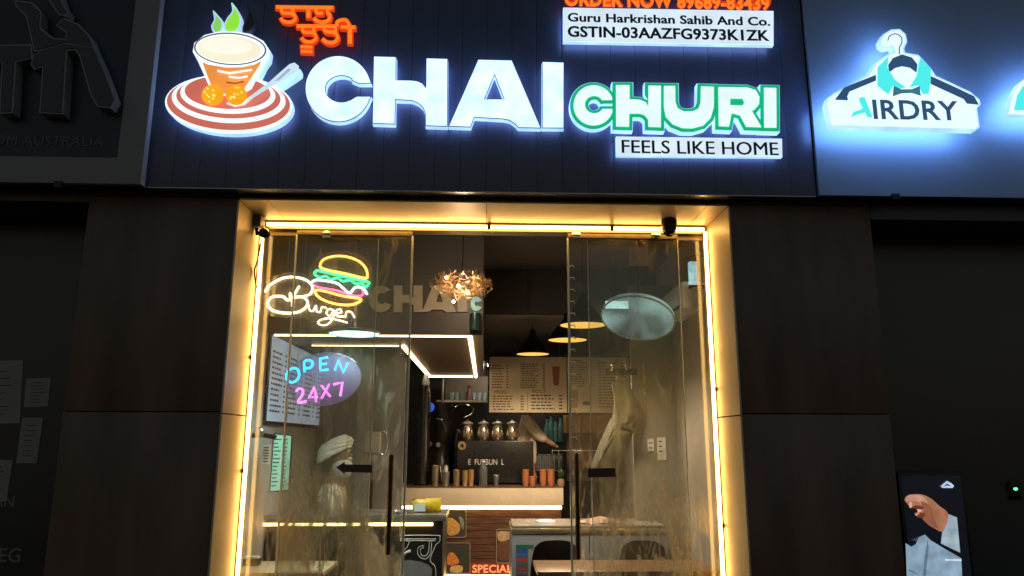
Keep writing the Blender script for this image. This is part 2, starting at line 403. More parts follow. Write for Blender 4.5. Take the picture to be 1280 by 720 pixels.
# raised unlit letters on it
ul = thing('raised_logo', 'dark unlit raised letters and figure on the navy sign', 'sign letters', at(70, 140, YL))
m_ul = mat('unlit_letter_face', (.055, .048, .048), .5); m_ulr = mat('unlit_letter_rim', (.30, .30, .32), .4)
def z1(l): return [(x/3, y/3) for x, y in l]
T_ = z1([(-60, 172), (112, 168), (118, 215), (55, 228), (42, 420), (0, 422), (8, 228), (-60, 232)])
A_ = z1([(118, 240), (125, 210), (160, 187), (245, 163), (300, 170), (352, 180), (395, 280), (428, 372), (412, 402), (366, 396), (340, 350), (318, 270), (298, 205), (282, 184), (246, 186), (240, 300), (232, 424), (150, 420), (162, 245), (128, 256)])
B_ = z1([(60, 4), (120, 12), (150, 42), (148, 105), (196, 144), (246, 150), (252, 122), (215, 95), (238, 70), (292, 92), (335, 138), (350, 178), (300, 168), (245, 160), (160, 184), (130, 190), (100, 60), (60, 20)])
Bt = z1([(170, -60), (215, -40), (235, 20), (252, 40), (245, 58), (222, 52), (200, 20), (180, -10)])
for k, pg in enumerate((T_, A_, B_, Bt)):
    pp = px_poly(pg, YL-.07)
    dy = .0012*k
    build('letter_side', shape([pp], YL+.011, YL-.066-dy, .006), m_ulr, ul)
    build('letter_face', shape([pp], YL-.0665-dy, YL-.072-dy, -.003), m_ul, ul)
letters('letter', text_px('FROM AUSTRALIA', -28, 130, 169, 181, YL+.0115, .004, .0), mat('unlit_small_letters', (.10, .10, .11), .5), ul)
# right neighbour's board
rb = thing('sign_board', 'plain grey sign board behind the lit hanger sign', 'sign board', (SR+.9, YB, Zb))
YR = YB-.02
build('face', MB().box((SR+.012, YR, Zb), (Xr0, YR+.03, Zt)), mat('grey_board', (.26, .31, .41), .38, .1, var=.05, scale=3), rb)
build('board_box', MB().box((SR+.016, YR+.032, Zb+.004), (Xr0, -.004, Zt)), m_gap, rb)
c = at(1119, 246, YR); build('bracket', MB().box((c.x-.025, YR-.012, c.z-.02), (c.x+.025, YR+.01, c.z+.018)), m_blackmetal, rb)

# ================================================================ LIT SIGNS ON THE MAIN BOARD
YF = YB-.095; YK = YB-.045                     # letter face / letter back
m_lw = emit('letter_white', (.60, .86, 1.0), 1.36, .16, 8)
m_lside = emit('letter_side', (.36, .60, 1.0), 1.35, .15, 8)
m_back = emit('letter_back', (.34, .52, 1.0), 2.2)
def standoffs(root, pts):
    for p in pts:
        c = at(p[0], p[1], YB)
        build('standoff', MB().tube([(c.x, YB+.004, c.z), (c.x, YK+.002, c.z)], .008, 8), m_gap, root)
def lit_letter(root, polys, nm='letter', face=m_lw, side=m_lside, yf=YF, back=True, inset=.0):
    pp = [px_poly(p, yf) for p in polys]
    o = build(nm, shape(pp, YK, yf), side, root)
    build('trim', shape(pp, yf-.0002, yf-.003, .0005), mat('trim_blue', (.10, .15, .30), .4), o)
    f = build('face', shape(pp, yf-.0032, yf-.008, -.0045), face, o)
    if back: build('back_light', shape(pp, YK+.006, YK+.0015, -.012), m_back, o)
    return o
chai = thing('sign_letters', 'big glowing white letters CHAI on blue black board', 'sign letters', at(545, 158, YF))
C1 = ell(423, 111.5, 41.5, 41.5, 0, 40, -351, -9)
C1 = [(464.5, 104.6)] + ell(423, 111.5, 41.5, 41.3, 0, 44, -10.5, -349.5)[1:-1] + [(464.5, 120.8), (446, 120.8), (439, 125)] + ell(427, 111.5, 20, 16.6, 0, 24, 48, 312)[0:] + [(439, 100.5), (448, 104.6)]
lit_letter(chai, [C1])
lit_letter(chai, [[(467, 70.7), (495.5, 71.5), (495.2, 100.5), (514, 100.7), (522, 101.8), (528, 104.5), (532.2, 109.5), (532.5, 73), (560, 73.8), (559.5, 158.5), (531.6, 157.6), (531.4, 142), (528.5, 134.5), (523, 129.5), (515, 126), (494.6, 125), (494, 155.6), (465.4, 154.7)]])
lit_letter(chai, [[(597.5, 74.7), (640, 75.7), (676.4, 160.6), (648, 160), (644, 155.5), (637, 150.8), (629, 149.2), (593, 147), (588.5, 159.3), (560.6, 158.3)], [(618.2, 94.5), (606, 124), (630, 124.3)]])
lit_letter(chai, [[(677.4, 77.5), (705, 78.3), (705, 160.6), (677.4, 160.4)]])
standoffs(chai, [(400, 130), (445, 138), (480, 140), (545, 145), (580, 150), (660, 152), (690, 150)])
# CHURI with a green rim
churi = thing('sign_letters', 'glowing white letters CHURI with a bright green rim', 'sign letters', at(842, 164, YF))
m_green = emit('green_rim', (.004, .46, .20), .85, .12, 8)
m_cw = emit('churi_white', (.80, .97, .97), 1.0, .08, 6)
def zc(l): return [(700+x*.30564, y*.30556) for x, y in l]
Cc = zc([(214, 410)] + ell(137, 432, 82, 82, 0, 36, -16, -348)[1:-1] + [(214, 447), (178, 447)] + ell(140, 429, 38, 36, 0, 18, 30, 330) + [(178, 410)])
Hc = zc([(228, 350), (284, 350), (284, 408), (325, 410), (350, 420), (361, 440), (361, 352), (412, 353), (412, 522), (361, 520), (360, 490), (345, 472), (325, 466), (283, 466), (282, 520), (229, 518)])
Uc = zc([(424, 354), (470, 354), (471, 420), (480, 445), (505, 458), (540, 458), (565, 446), (574, 420), (575, 356), (628, 357), (628, 440), (615, 485), (585, 515), (540, 527), (500, 526), (460, 510), (432, 480), (424, 440)])
Rc = zc([(646, 359), (765, 361), (798, 372), (814, 400), (812, 430), (795, 450), (782, 456), (822, 523), (760, 521), (735, 474), (700, 465), (690, 520), (648, 518)])
Rh = zc([(694, 405), (745, 406), (752, 420), (745, 434), (694, 433)])
Ic = zc([(832, 362), (882, 363), (883, 525), (833, 524)])
for k, pg in enumerate(([Cc], [Hc], [Uc], [Rc, Rh], [Ic])):
    pp = [px_poly(p, YF) for p in pg]; dy = .0016*k
    o = build('letter', shape(pp[:1], YK+dy, YF+.006-dy, .026), m_lside, churi)
    build('rim', shape(pp[:1], YF+.0055-dy, YF+.0005-dy, .022), m_green, o)
    build('face', shape(pp, YF-.0005-dy, YF-.008-dy, -.001), m_cw, o)
    build('back_light', shape(pp[:1], YK+.010+dy, YK+.007+dy, .006), m_back, o)
standoffs(churi, [(742, 150), (778, 150), (816, 150), (861, 155), (905, 152), (962, 152)])
# plates
def plate(label, quad, texts, cat='sign'):
    t = thing('sign_plate', label, cat, at(*quad[3], YF))
    pp = [px_poly(quad, YF+.02)]
    b = build('plate', shape(pp, YK, YF+.02), m_lside, t); build('face', shape(pp, YF+.0196, YF+.014, -.003), emit('plate_white', (.72, .86, .98), .92, .08, 6), t)
    build('back_light', shape(pp, YK+.006, YK+.002, -.01), m_back, t)
    for (s, a, b_, c_, d, bo) in texts:
        letters('letter', text_px(s, a, b_, c_, d, YF+.0135, .0015, bo, .0035), mat('dark_print', (.012, .025, .05), .5), t)
    return t
p1 = plate('white lit plate reading FEELS LIKE HOME under the green letters', ((770, 170.5), (977.5, 173.3), (978, 196.5), (770.5, 195)), (('FEELS LIKE HOME', 777, 972, 174.8, 191.2, .0),))
standoffs(p1, [(790, 185), (830, 185), (870, 185), (910, 186), (955, 186)])
p2 = plate('white lit plate with company name and tax number above the green letters', ((704, 9.5), (967, 13.8), (967, 57), (704, 52.5)), (('Guru Harkrishan Sahib And Co.', 709.5, 961.5, 16, 27, .016), ('GSTIN-03AAZFG9373K1ZK', 709.5, 960.5, 32.3, 46.3, .018)))
standoffs(p2, [(725, 40), (765, 40), (805, 40), (845, 42), (885, 43), (925, 44), (955, 45)])
m_or = emit('orange_letter', (1.0, .20, .012), 1.05, .06, 8); m_ors = emit('orange_side', (.75, .05, .004), .8)
on = thing('sign_letters', 'orange lit phone number line cut by the top edge', 'sign letters', at(832, 10, YF))
letters('letter', text_px('ORDER NOW 89689-83439', 705, 962, -10.2, 8.4, YB-.05, .028, .05), m_ors, on)
letters('face', text_px('ORDER NOW 89689-83439', 706, 961, -9.5, 7.6, YB-.0785, .004, .03), m_or, on)
# Gurmukhi letters
gk = thing('sign_letters', 'small orange lit Gurmukhi letters above the white C', 'sign letters', at(395, 66, YF))
def zg(l): return [(180+x/4, y/4) for x, y in l]
def stroke(pts, w):
    """polyline thickened into an outline"""
    P = [Vector(p) for p in pts]; n = len(P); lft = []; rgt = []
    for i in range(n):
        a = (P[i]-P[i-1]).normalized() if i else (P[1]-P[0]).normalized(); b = (P[i+1]-P[i]).normalized() if i < n-1 else a
        t = (a+b).normalized(); nn = Vector((-t.y, t.x)); k = w/2/max(.6, nn.dot(Vector((-a.y, a.x))))
        lft.append(tuple(P[i]+nn*k)); rgt.append(tuple(P[i]-nn*k))
    return lft+rgt[::-1]
def arc(*pts): return [(v.x, v.y) for v in cat_rom([Vector((a, b, 0)) for a, b in pts], False, 5)]
GS = [
    ([(660, 35), (945, 38)], 15),
    (arc((688, 38), (688, 56), (698, 65), (724, 66), (748, 72), (757, 90), (745, 106), (720, 111), (696, 105), (684, 90)), 14), ([(744, 40), (744, 72)], 14),
    ([(822, 40), (822, 88)], 18),
    (arc((868, 40), (860, 54), (868, 66), (895, 66)), 14), (arc((918, 40), (918, 62), (930, 80), (922, 102), (896, 111), (866, 106), (850, 90)), 15),
    ([(764, 131), (960, 132)], 15),
    (arc((794, 134), (794, 152), (804, 162), (830, 163), (852, 170), (861, 188), (850, 204), (826, 211), (802, 205), (788, 190)), 14), ([(850, 136), (850, 170)], 14),
    ([(784, 234), (842, 237)], 13), ([(786, 257), (842, 260)], 13),
    (arc((902, 134), (902, 150), (915, 160), (945, 163), (966, 178), (966, 200), (945, 214), (915, 212), (893, 196)), 15), ([(958, 136), (958, 172)], 14),
    ([(1030, 130), (1030, 218)], 19), (arc((970, 133), (966, 114), (985, 103), (1012, 104), (1030, 134)), 14), ([(985, 137), (1056, 139)], 15),
]
for k, (ps, w) in enumerate(GS):
    pp = px_poly([(180+x/4, y/4) for x, y in stroke(ps, w)], YB-.08); dy = .0004*k
    o = build('stroke', shape([pp], YB-.055, YB-.076-dy, .007), m_ors, gk)
    build('face', shape([pp], YB-.0758, YB-.083-dy, .0), m_or, o)

# ---- cup and saucer logo
cup = thing('logo_sign', 'lit teacup and saucer logo with green leaf flames left of the letters', 'sign', at(286, 168, YF))
def lc(r, g, b, s=.95, n=None): return emit(n or 'logo_%d_%d_%d' % (r, g, b), lin(r, g, b), s, .05, 6)
def E4(*a, **k): return zg(ell(*a, **k))
_lay = [YF]
def layer(nm, polys, m, off=0, th=.004):
    y = _lay[0]; _lay[0] -= th
    return build(nm, shape([px_poly(p, YF) for p in polys], y, y-th+.0006, off), m, cup)
white = lc(232, 246, 255, 1.1); brown = lc(196, 104, 88, 1.0); orange = lc(224, 140, 60, 1.05); cream = lc(240, 232, 206, 1.05)
sauc = E4(424, 522, 320, 148, 2.5)
cupo = zg([(276, 318), (250, 270), (258, 225), (310, 185), (380, 168), (460, 166), (540, 180), (605, 215), (634, 260), (628, 300), (606, 330), (545, 455), (500, 480), (400, 490), (345, 470)])
build('saucer', shape([px_poly(sauc, YF)], YK, YF+.0005), m_lside, cup)
build('cup', shape([px_poly(cupo, YF)], YK+.002, YF-.001), m_lside, cup)
build('back_light', shape([px_poly(sauc, YF)], YK+.008, YK+.004, -.02), m_back, cup)
layer('saucer_rim', [sauc], white, -.003)
layer('saucer_ring', [E4(424, 518, 308, 134, 2.5)], brown); layer('saucer_ring', [E4(426, 500, 284, 118, 2.5)], white)
layer('saucer_ring', [E4(426, 492, 260, 104, 2.5)], brown); layer('saucer_ring', [E4(424, 478, 237, 96, 2.5)], white); layer('saucer_well', [E4(424, 470, 214, 82, 2.5)], brown)
layer('cup_outline', [cupo], white, -.002)
layer('cup_body', [zg([(300, 322), (330, 335), (420, 350), (500, 348), (560, 335), (592, 318), (586, 335), (512, 448), (500, 470), (420, 482), (350, 466), (345, 440)])], orange)
layer('rim_line', [E4(440, 258, 180, 80, 3), E4(440, 258, 172, 74, 3)], lc(120, 118, 140, .6))
layer('tea_surface', [E4(436, 262, 160, 68, 3)], cream); layer('tea_highlight', [E4(425, 245, 120, 34, 2)], lc(246, 240, 222, 1.05))
for a in ([(378, 366), (440, 378), (550, 362), (552, 370), (440, 388), (380, 376)], [(436, 398), (490, 404), (530, 396), (530, 404), (490, 412), (440, 408)]): layer('stripe', [zg(a)], white)
layer('stripe', [zg([(425, 428), (470, 434), (512, 424), (512, 432), (470, 440), (427, 436)])], lc(176, 84, 34, .8))
spn = zg([(425, 540), (440, 525), (470, 535), (520, 520), (640, 430), (690, 385), (740, 342), (765, 335), (786, 352), (784, 372), (760, 390), (700, 430), (640, 460), (560, 510), (520, 545), (470, 556)])
build('spoon_side', shape([px_poly(spn, YF)], YK+.003, YF-.002), m_lside, cup)
layer('spoon', [spn], lc(206, 228, 242, .95), -.001)
layer('spoon_groove', [zg([(665, 430), (735, 365), (748, 372), (690, 425)])], lc(170, 196, 220, .8))
for cx, cy, r in ((362, 499, 54), (480, 501, 52)):
    layer('sweet_ball', [E4(cx, cy, r, r*.95)], lc(246, 168, 20, 1.0))
    random.seed(int(cx))
    for _ in range(9):
        a, d = random.uniform(0, 6.28), random.uniform(.1, .8)*r
        q = ell(cx+d*math.cos(a), cy+d*math.sin(a)*.9, random.uniform(5, 9), random.uniform(3.5, 6), random.uniform(0, 90), 6)
        build('fleck', shape([px_poly(zg(q), YF)], _lay[0]-.0001, _lay[0]-.002), lc(255, 226, 130, 1.0), cup)
    _lay[0] -= .003
fl = [([(345, 52), (372, 78), (396, 110), (392, 150), (372, 176), (345, 160), (336, 128), (350, 98)], lc(132, 206, 92, .95)),
      ([(437, 12), (470, 50), (487, 95), (478, 140), (440, 178), (410, 162), (398, 130), (415, 90), (440, 55)], lc(140, 222, 60, 1.0)),
      ([(515, 26), (545, 70), (556, 110), (535, 150), (500, 170), (492, 140), (505, 105), (520, 70)], None)]
for pg, mm in fl:
    q = px_poly(zg(pg), YF, True)
    o = build('leaf_flame', shape([q], YK, YF), lc(176, 206, 244, .95) if mm else mat('dead_flame', (.10, .115, .16), .4), cup)
    build('leaf_face', shape([q], YF-.0004, YF-.004, -.011), mm or mat('dead_flame_face', (.035, .035, .045), .4), o)
standoffs(cup, [(250, 140), (296, 160), (320, 158), (360, 140)])

# ---- hanger sign
def za(l): return [(1000+x*.3613, y*.3611) for x, y in l]
hang = thing('logo_sign', 'lit white clothes hanger sign reading AIRDRY with blue halo', 'sign', at(1130, 160, YB))
HO = za([(105, 438), (88, 360), (96, 338), (118, 322), (235, 258), (262, 215), (300, 190), (325, 180), (318, 163), (296, 168), (279, 158), (275, 140), (288, 118), (315, 102), (345, 100), (366, 118), (371, 145), (360, 168), (364, 182), (410, 190), (452, 235), (470, 262), (590, 318), (622, 345), (625, 362), (613, 375), (622, 440), (608, 452)])
YKH = YR-.13; YFH = YKH-.05
ho = px_poly(HO, YFH)
m_halo = emit('halo_blue', (.20, .45, 1.0), 5.5)
build('box', shape([ho], YKH, YFH), m_lside, hang)
build('back_light', shape([ho], YKH+.006, YKH+.002, -.012), m_halo, hang)
_y = [YFH]
def hl(nm, pts, m, off=0):
    _y[0] -= .003; return build(nm, shape([px_poly(za(pts), YFH)], _y[0]+.0026, _y[0], off), m, hang)
m_navy = emit('navy_print', (.028, .075, .17), .95); m_cy = emit('cyan_print', (.08, .86, .86), .95)
build('face', shape([ho], YFH-.0001, YFH-.0018, -.012), emit('hanger_white', (.80, 1.0, .98), 1.02, .04, 6), hang); _y[0] -= .002
hl('hanger_arm', [(120, 346), (150, 305), (170, 296), (262, 260), (262, 280), (170, 318), (162, 335), (165, 348)], m_navy)
hl('hanger_arm', [(450, 265), (540, 306), (600, 335), (616, 364), (575, 360), (565, 345), (450, 292)], m_navy)
hl('collar', [(302, 228), (318, 204), (350, 191), (384, 202), (404, 226), (400, 254), (378, 237), (350, 232), (326, 238), (306, 254)], m_navy)
hl('lapel', [(265, 236), (302, 198), (299, 238), (325, 280), (362, 306), (332, 312), (318, 300), (302, 330), (264, 300)], m_cy)
hl('lapel', [(410, 204), (448, 240), (447, 286), (440, 328), (420, 330), (405, 300), (374, 306), (398, 268), (403, 240)], m_cy)
hl('bow_tie', [(318, 302), (345, 314), (380, 314), (408, 302), (412, 336), (380, 326), (345, 328), (316, 338)], emit('bow_print', (.05, .17, .26), .9))
hk = [at(1000+x*.3613, y*.3611, YFH-.004) for x, y in ((344, 188), (344, 165), (352, 148), (350, 128), (330, 117), (310, 125), (304, 140))]
build('hook_line', MB().tube(cat_rom(hk), .0035, 6), m_navy, hang)
hl('letter', [(202, 342), (217, 342), (245, 411), (227, 411), (220, 395), (200, 399), (170, 411), (180, 392), (204, 385), (211, 378), (198, 352)], m_cy)
letters('letter', text_px('IRDRY', 1000+252*.3613, 1000+547*.3613, 345*.3611, 412*.3611, YFH-.004, .0015, .02), m_navy, hang)
rs = thing('logo_sign', 'edge of another lit sign cut by the right border', 'sign', at(1275, 146, YB))
ro = px_poly([(1260, 143), (1266, 118), (1274, 104), (1300, 84), (1380, 84), (1380, 146)], YFH)
build('box', shape([ro], YKH, YFH), m_lside, rs); build('face', shape([ro], YFH-.0001, YFH-.002, -.003), emit('hanger_white', (.80, 1.0, .98), 1.0), rs)
build('print', shape([px_poly([(1267, 138), (1271, 120), (1278, 108), (1300, 104), (1370, 104), (1370, 140)], YFH)], YFH-.0024, YFH-.004), m_cy, rs)
build('back_light', shape([ro], YKH+.006, YKH+.002, -.012), m_halo, rs)

# ---- standing display, lower right
YS = .20
ds = thing('display_stand', 'upright lit display of a hand pulling a white shirt from a suitcase', 'display', at(1166, 720, YS))
q0 = at(1122, 590, YS); q1 = at(1203, 590, YS)
build('housing', MB().box((q0.x, YS, .03), (q1.x, YS+.06, q0.z)), m_blackmetal, ds, bevel=.006)
build('base', MB().box((q0.x-.02, YS-.12, 0), (q1.x+.02, YS+.2, .03)), m_blackmetal, ds)
build('screen', MB().box((q0.x+.02, YS-.003, .25), (q1.x-.02, YS-.0004, q0.z-.025)), emit('screen_black', (.006, .008, .014), .6), ds)
_s = [YS-.0035]
def sp(nm, pts, m, smooth=True):
    q = px_poly([(1100+x*.2222, 560+y*.2222) for x, y in pts], YS, smooth); _s[0] -= .0006
    return build(nm, shape([q], _s[0]+.0005, _s[0]), m, ds)
def se(n, c, s=1.0):
    m = emit(n, c, s, .25, 12); return m
sp('shirt_picture', [(142, 535), (175, 555), (200, 540), (215, 500), (250, 486), (285, 520), (360, 565), (455, 620), (462, 760), (150, 760)], se('shirt_blue', lin(132, 156, 176)), False)
sp('shirt_picture', [(262, 520), (272, 560), (262, 640), (250, 760), (240, 760), (246, 640), (258, 560)], se('shirt_fold', lin(92, 116, 138)))
sp('shirt_picture', [(158, 680), (215, 710), (215, 716), (158, 690)], se('shirt_fold', lin(92, 116, 138)), False)
sp('cuff_picture', [(340, 536), (346, 478), (380, 370), (430, 390), (448, 588), (400, 566)], se('cuff_grey', lin(150, 166, 178)), False)
sp('hand_picture', [(135, 290), (150, 268), (180, 260), (235, 262), (285, 285), (330, 325), (380, 372), (352, 466), (300, 450), (262, 425), (230, 390), (200, 382), (192, 368), (212, 356), (196, 340), (170, 336), (150, 312)], se('hand_skin', lin(164, 110, 82)))
sp('finger_picture', [(150, 272), (180, 264), (235, 270), (262, 300), (255, 320), (200, 300), (165, 300), (142, 300)], se('hand_light', lin(188, 140, 114)))
sp('finger_picture', [(160, 308), (175, 306), (176, 330), (164, 336)], se('nail', lin(214, 170, 150))); sp('finger_picture', [(206, 340), (224, 342), (226, 356), (210, 358)], se('nail', lin(214, 170, 150)))
sp('finger_picture', [(200, 374), (220, 366), (232, 380), (215, 390)], se('nail', lin(214, 170, 150)))
sp('palm_picture', [(225, 300), (262, 312), (290, 350), (300, 400), (322, 446), (300, 450), (262, 425), (232, 392), (240, 350)], se('hand_shade', lin(140, 88, 64)))
sp('finger_picture', [(170, 336), (200, 322), (240, 330), (232, 345), (196, 341)], se('hand_line', lin(104, 56, 38)))
sp('finger_picture', [(200, 384), (226, 362), (250, 372), (232, 392)], se('hand_line', lin(104, 56, 38)))
sp('case_picture', [(170, 515), (205, 500), (250, 486), (215, 500), (200, 525)], se('case_grey', lin(60, 66, 74)), False)
sp('tag_picture', [(362, 624), (452, 624), (452, 634), (362, 632)], se('tag_white', lin(216, 226, 236)), False)
sp('logo_picture', [(334, 214), (350, 200), (370, 184), (395, 198), (410, 212), (402, 224), (345, 224)], se('logo_white', lin(176, 196, 224)), False)
sp('logo_picture', [(352, 214), (372, 200), (396, 216), (372, 210)], emit('screen_black', (.006, .008, .014), .6), False)
# ================================================================ INTERIOR: shell
XLW, XRW, YBK, ZC = -1.74, 1.80, 6.7, 3.32
m_wall = mat('grey_plaster', (.36, .335, .29), .6, var=.16, scale=2.2, bump=.05)
m_wallr = mat('grey_stone_tile', (.31, .29, .26), .45, var=.18, scale=2.5)
m_ceil = mat('dark_ceiling', (.085, .077, .070), .55, var=.12, scale=3)
m_panel = mat('dark_bulkhead', (.085, .080, .078), .42, var=.10, scale=3)
struct(build('floor', MB().box((XLW-.1, YG-.05, -.012), (XRW+.1, YBK+.1, .0)), mat('floor_tile', (.16, .14, .12), .25, var=.15, scale=3)))
struct(build('ceiling', MB().box((XLW-.1, YG+.12, ZC), (XRW+.1, YBK+.1, ZC+.05)), m_ceil))
struct(build('wall_left', MB().box((XLW-.08, YG+.122, 0), (XLW, YBK+.1, ZC)), m_wall))
struct(build('wall_right', MB().box((XRW, YG+.122, 0), (XRW+.08, YBK+.1, ZC)), m_wallr))
struct(build('wall_back', MB().box((XLW, YBK, 0), (XRW, YBK+.09, ZC)), mat('dark_back_wall', (.05, .045, .042), .5, var=.15)))
struct(build('wall_front', MB().box((XLW-.08, YG+.08, 0), (-PW-.013, YG+.12, ZC)).box((PW+.013, YG+.08, 0), (XRW+.08, YG+.12, ZC)).box((-PW-.013, YG+.08, PZ+.012), (PW+.013, YG+.12, ZC)), m_panel))
# bulkhead over the service area, panelled
YBH, ZBH = 2.95, 2.83
bh = struct(build('bulkhead', MB().box((at(604, 330, YBH).x+.02, YBH+.02, ZBH+.01), (XRW, YBK, ZC)), m_ceil))
xq = at(606, 330, YBH).x; n = 4; st = (XRW-xq)/n
for k in range(n):
    build('panel', MB().box((xq+k*st+.003, YBH, ZBH), (xq+(k+1)*st-.003, YBH+.02, ZC-.004)), m_panel, bh, bevel=.002)

# ================================================================ SLIDING GLASS DOORS
m_gl1 = dirty_glass('dirty_glass_left', .035, .95, 3.1)
m_gl2 = dirty_glass('dirty_glass_right', .035, .85, 8.7)
m_gl3 = dirty_glass('fixed_glass', .02, .28, 5.5)
m_gedge = mat('glass_edge', (.62, .66, .56), .25, var=.1, scale=20)
m_hand = mat('handle_black', (.09, .07, .05), .22, .85, var=.2)
def glass(name, label, x0, x1, y, gm, edges, cat='glass door'):
    g = thing(name, label, cat, ((x0+x1)/2, y, .02))
    build('pane', MB().box((x0, y, .03), (x1, y+.010, PZ-.085)), gm, g)
    for xe, w in edges: build('glass_edge', MB().box((xe-w/2, y-.002, .03), (xe+w/2, y+.012, PZ-.085)), m_gedge, g)
    build('top_rail', MB().box((x0, y-.008, PZ-.085), (x1, y+.018, PZ-.05)), mat('rail_bronze', (.16, .12, .07), .35, .7, var=.2, scale=12), g)
    return g
YD, YX = YG+.02, YG+.055                      # sliding leaves in front, fixed panes behind
lx0, lx1 = at(355, 550, YD).x, at(508, 550, YD).x
rx0, rx1 = at(713, 550, YD).x, at(858, 550, YD).x
gl = glass('sliding_door', 'smeared sliding glass door leaf at the left, pushed open', lx0, lx1, YD, m_gl1, ((lx0, .012), (lx1, .014)))
gr = glass('sliding_door', 'smeared sliding glass door leaf at the right, pushed open', rx0, rx1, YD, m_gl2, ((rx0, .012), (rx1, .006)))
fl_ = glass('fixed_window', 'fixed glass pane behind the left door leaf', -PW+.002, at(463, 550, YX).x, YX, m_gl3, ((at(463, 550, YX).x, .006),), 'window')
fr_ = glass('fixed_window', 'fixed glass pane behind the right door leaf', at(739, 550, YX).x, PW-.002, YX, m_gl3, ((at(739, 550, YX).x, .004),), 'window')
hd = thing('door_track', 'bronze overhead track carrying the glass doors', 'door track', (0, YG+.02, PZ-.05))
build('rail', MB().box((-PW+.004, YG-.005, PZ-.049), (PW-.004, YG+.11, PZ-.003)), mat('track_bronze', (.22, .17, .10), .35, .7, var=.15, scale=10), hd)
for px in (408, 720, 820):
    c = at(px, 294, YD-.02)
    build('roller', MB().lathe([(.0, 0), (.028, 0), (.032, .006), (.032, .014), (.012, .018), (0, .018)], (c.x, YD-.008, c.z), 16, (0, -1, 0)), m_chrome, hd, smooth=True)
for root, px, py0, py1 in ((gl, 487, 569, 693), (gr, 722, 567, 699)):
    y = YD-.055; a = at(px, py0, y); b = at(px, py1, y); x = (a.x+b.x)/2
    h = build('handle', MB().tube([(x, y, b.z), (x, y, (a.z+b.z)/2), (x, y, a.z)], .017, 12), m_hand, root, smooth=True)
    for z in (a.z-.1, b.z+.1): build('standoff', MB().tube([(x, y, z), (x, YD+.001, z)], .010, 8), m_chrome, h, smooth=True)
    build('cap', MB().lathe([(.0175, 0), (.0185, .006), (.0, .008)], (x, y, a.z), 12), m_chrome, h, smooth=True)
# arrow stickers
m_st = mat('sticker_brown', (.035, .022, .018), .6)
ar = [(420, 584), (431, 577), (431, 580.5), (465, 581), (465, 591), (431, 590), (431, 593)]
tag(build('arrow_sticker', shape([px_poly(ar, YD-.002)], YD-.0005, YD-.0015), m_st, loc=at(443, 592, YD)), 'dark arrow sticker pointing left on the glass', 'sticker')
tag(build('bar_sticker', shape([px_poly([(735, 585.5), (769, 585), (770, 596), (735, 597)], YD-.002)], YD-.0005, YD-.0015), m_st, loc=at(752, 597, YD)), 'dark bar sticker on the right glass door', 'sticker')

# small fittings in the portal
def bx(cx, cy, cz, sx, sy, sz): return ((cx-sx/2, cy-sy/2, cz-sz/2), (cx+sx/2, cy+sy/2, cz+sz/2))
sc_ = thing('security_camera', 'black dome security camera under the lining, right end', 'camera', at(836, 268, .30))
c = at(836, 272, .30)
build('mount', MB().lathe([(.0, .0), (.052, .0), (.056, -.02), (.054, -.06), (.05, -.08), (0, -.08)], (c.x, .30, PZ), 20), m_blackmetal, sc_, smooth=True)
build('dome', MB().ball((c.x, .30, PZ-.083), .046, sc=(1, 1, .9)), mat('dome_glass', (.01, .01, .012), .06, var=.02), sc_, smooth=True)
sb = thing('speaker_box', 'small grey box in the upper left portal corner', 'speaker', at(318, 262, .33))
c = at(317, 262, .33)
build('body', MB().box(*bx(c.x+.005, .33, PZ-.05, .13, .10, .085)), mat('grey_box', (.10, .085, .065), .5), sb, bevel=.006)
build('stem', MB().tube([(c.x+.03, .33, PZ-.09), (c.x+.035, .34, PZ-.14)], .012, 8), m_blackmetal, sb)
c2 = at(331, 291, .34)
build('sensor', MB().lathe([(0, 0), (.032, 0), (.036, .02), (.034, .05), (0, .055)], (c2.x, .36, c2.z), 16, (0, -1, -.2)), m_blackmetal, sb, smooth=True)
cb_ = MB().tube(cat_rom([at(327, 300, .36), at(322, 325, .36), at(318, 340, .37), at(321, 360, .38)]), .006, 6)
build('cable', cb_, m_blackmetal, sb, smooth=True)

# ================================================================ CANOPY WITH CHAI LETTERING
ZS = 2.38
yA = 1.0
def ysof(py, px=560):  return atz(px, py, ZS).y
yA, yB, yC = ysof(418.5), ysof(432), ysof(470)
xr_, xl_ = atz(591, 444, ZS).x, atz(520, 450, ZS).x
cn = thing('canopy', 'dark canopy over the till with pale interior lettering and LED edges', 'canopy', (xl_, yA, ZS))
zf = 3.25
build('fascia', MB().box((XLW+.01, yA, ZS), (at(604, 400, yA).x, yA+.03, zf)), m_panel, cn)
xe = at(604, 400, yA).x
build('side', MB().box((xe-.03, yA+.031, ZS), (xe, yC, zf)), mat('grey_side', (.11, .105, .1), .4), cn)
m_sof = wood('soffit_wood', (.05, .028, .018, 1), (.16, .10, .065, 1), .4, (1.0, 14, 1))
build('soffit', MB().box((XLW+.01, yA+.031, ZS), (xe-.031, yB, ZS+.02)).box((xl_-.04, yB, ZS), (xe-.031, yC, ZS+.02)), m_sof, cn)
m_led2 = emit('warm_white_led', (1, .72, .38), 4.5, .1, 6)
build('led_tube', MB().tube([(XLW+.05, yA+.04, ZS-.008), (-.8, yA+.04, ZS-.008), (xr_, yA+.04, ZS-.008)], .006, 6), m_led2, cn)
build('led_tube', MB().tube([(xr_, yA+.06, ZS-.008), (xr_, 2.5, ZS-.008), (xr_, yC-.03, ZS-.008)], .020, 6), m_led2, cn)
build('led_tube', MB().tube([(xl_, yC-.03, ZS-.008), (xr_-.04, yC-.03, ZS-.008)], .012, 6), m_led2, cn)
build('led_tube', MB().tube([(xl_, yB, ZS-.008), (xl_, yC-.05, ZS-.008)], .020, 6), m_led2, cn)
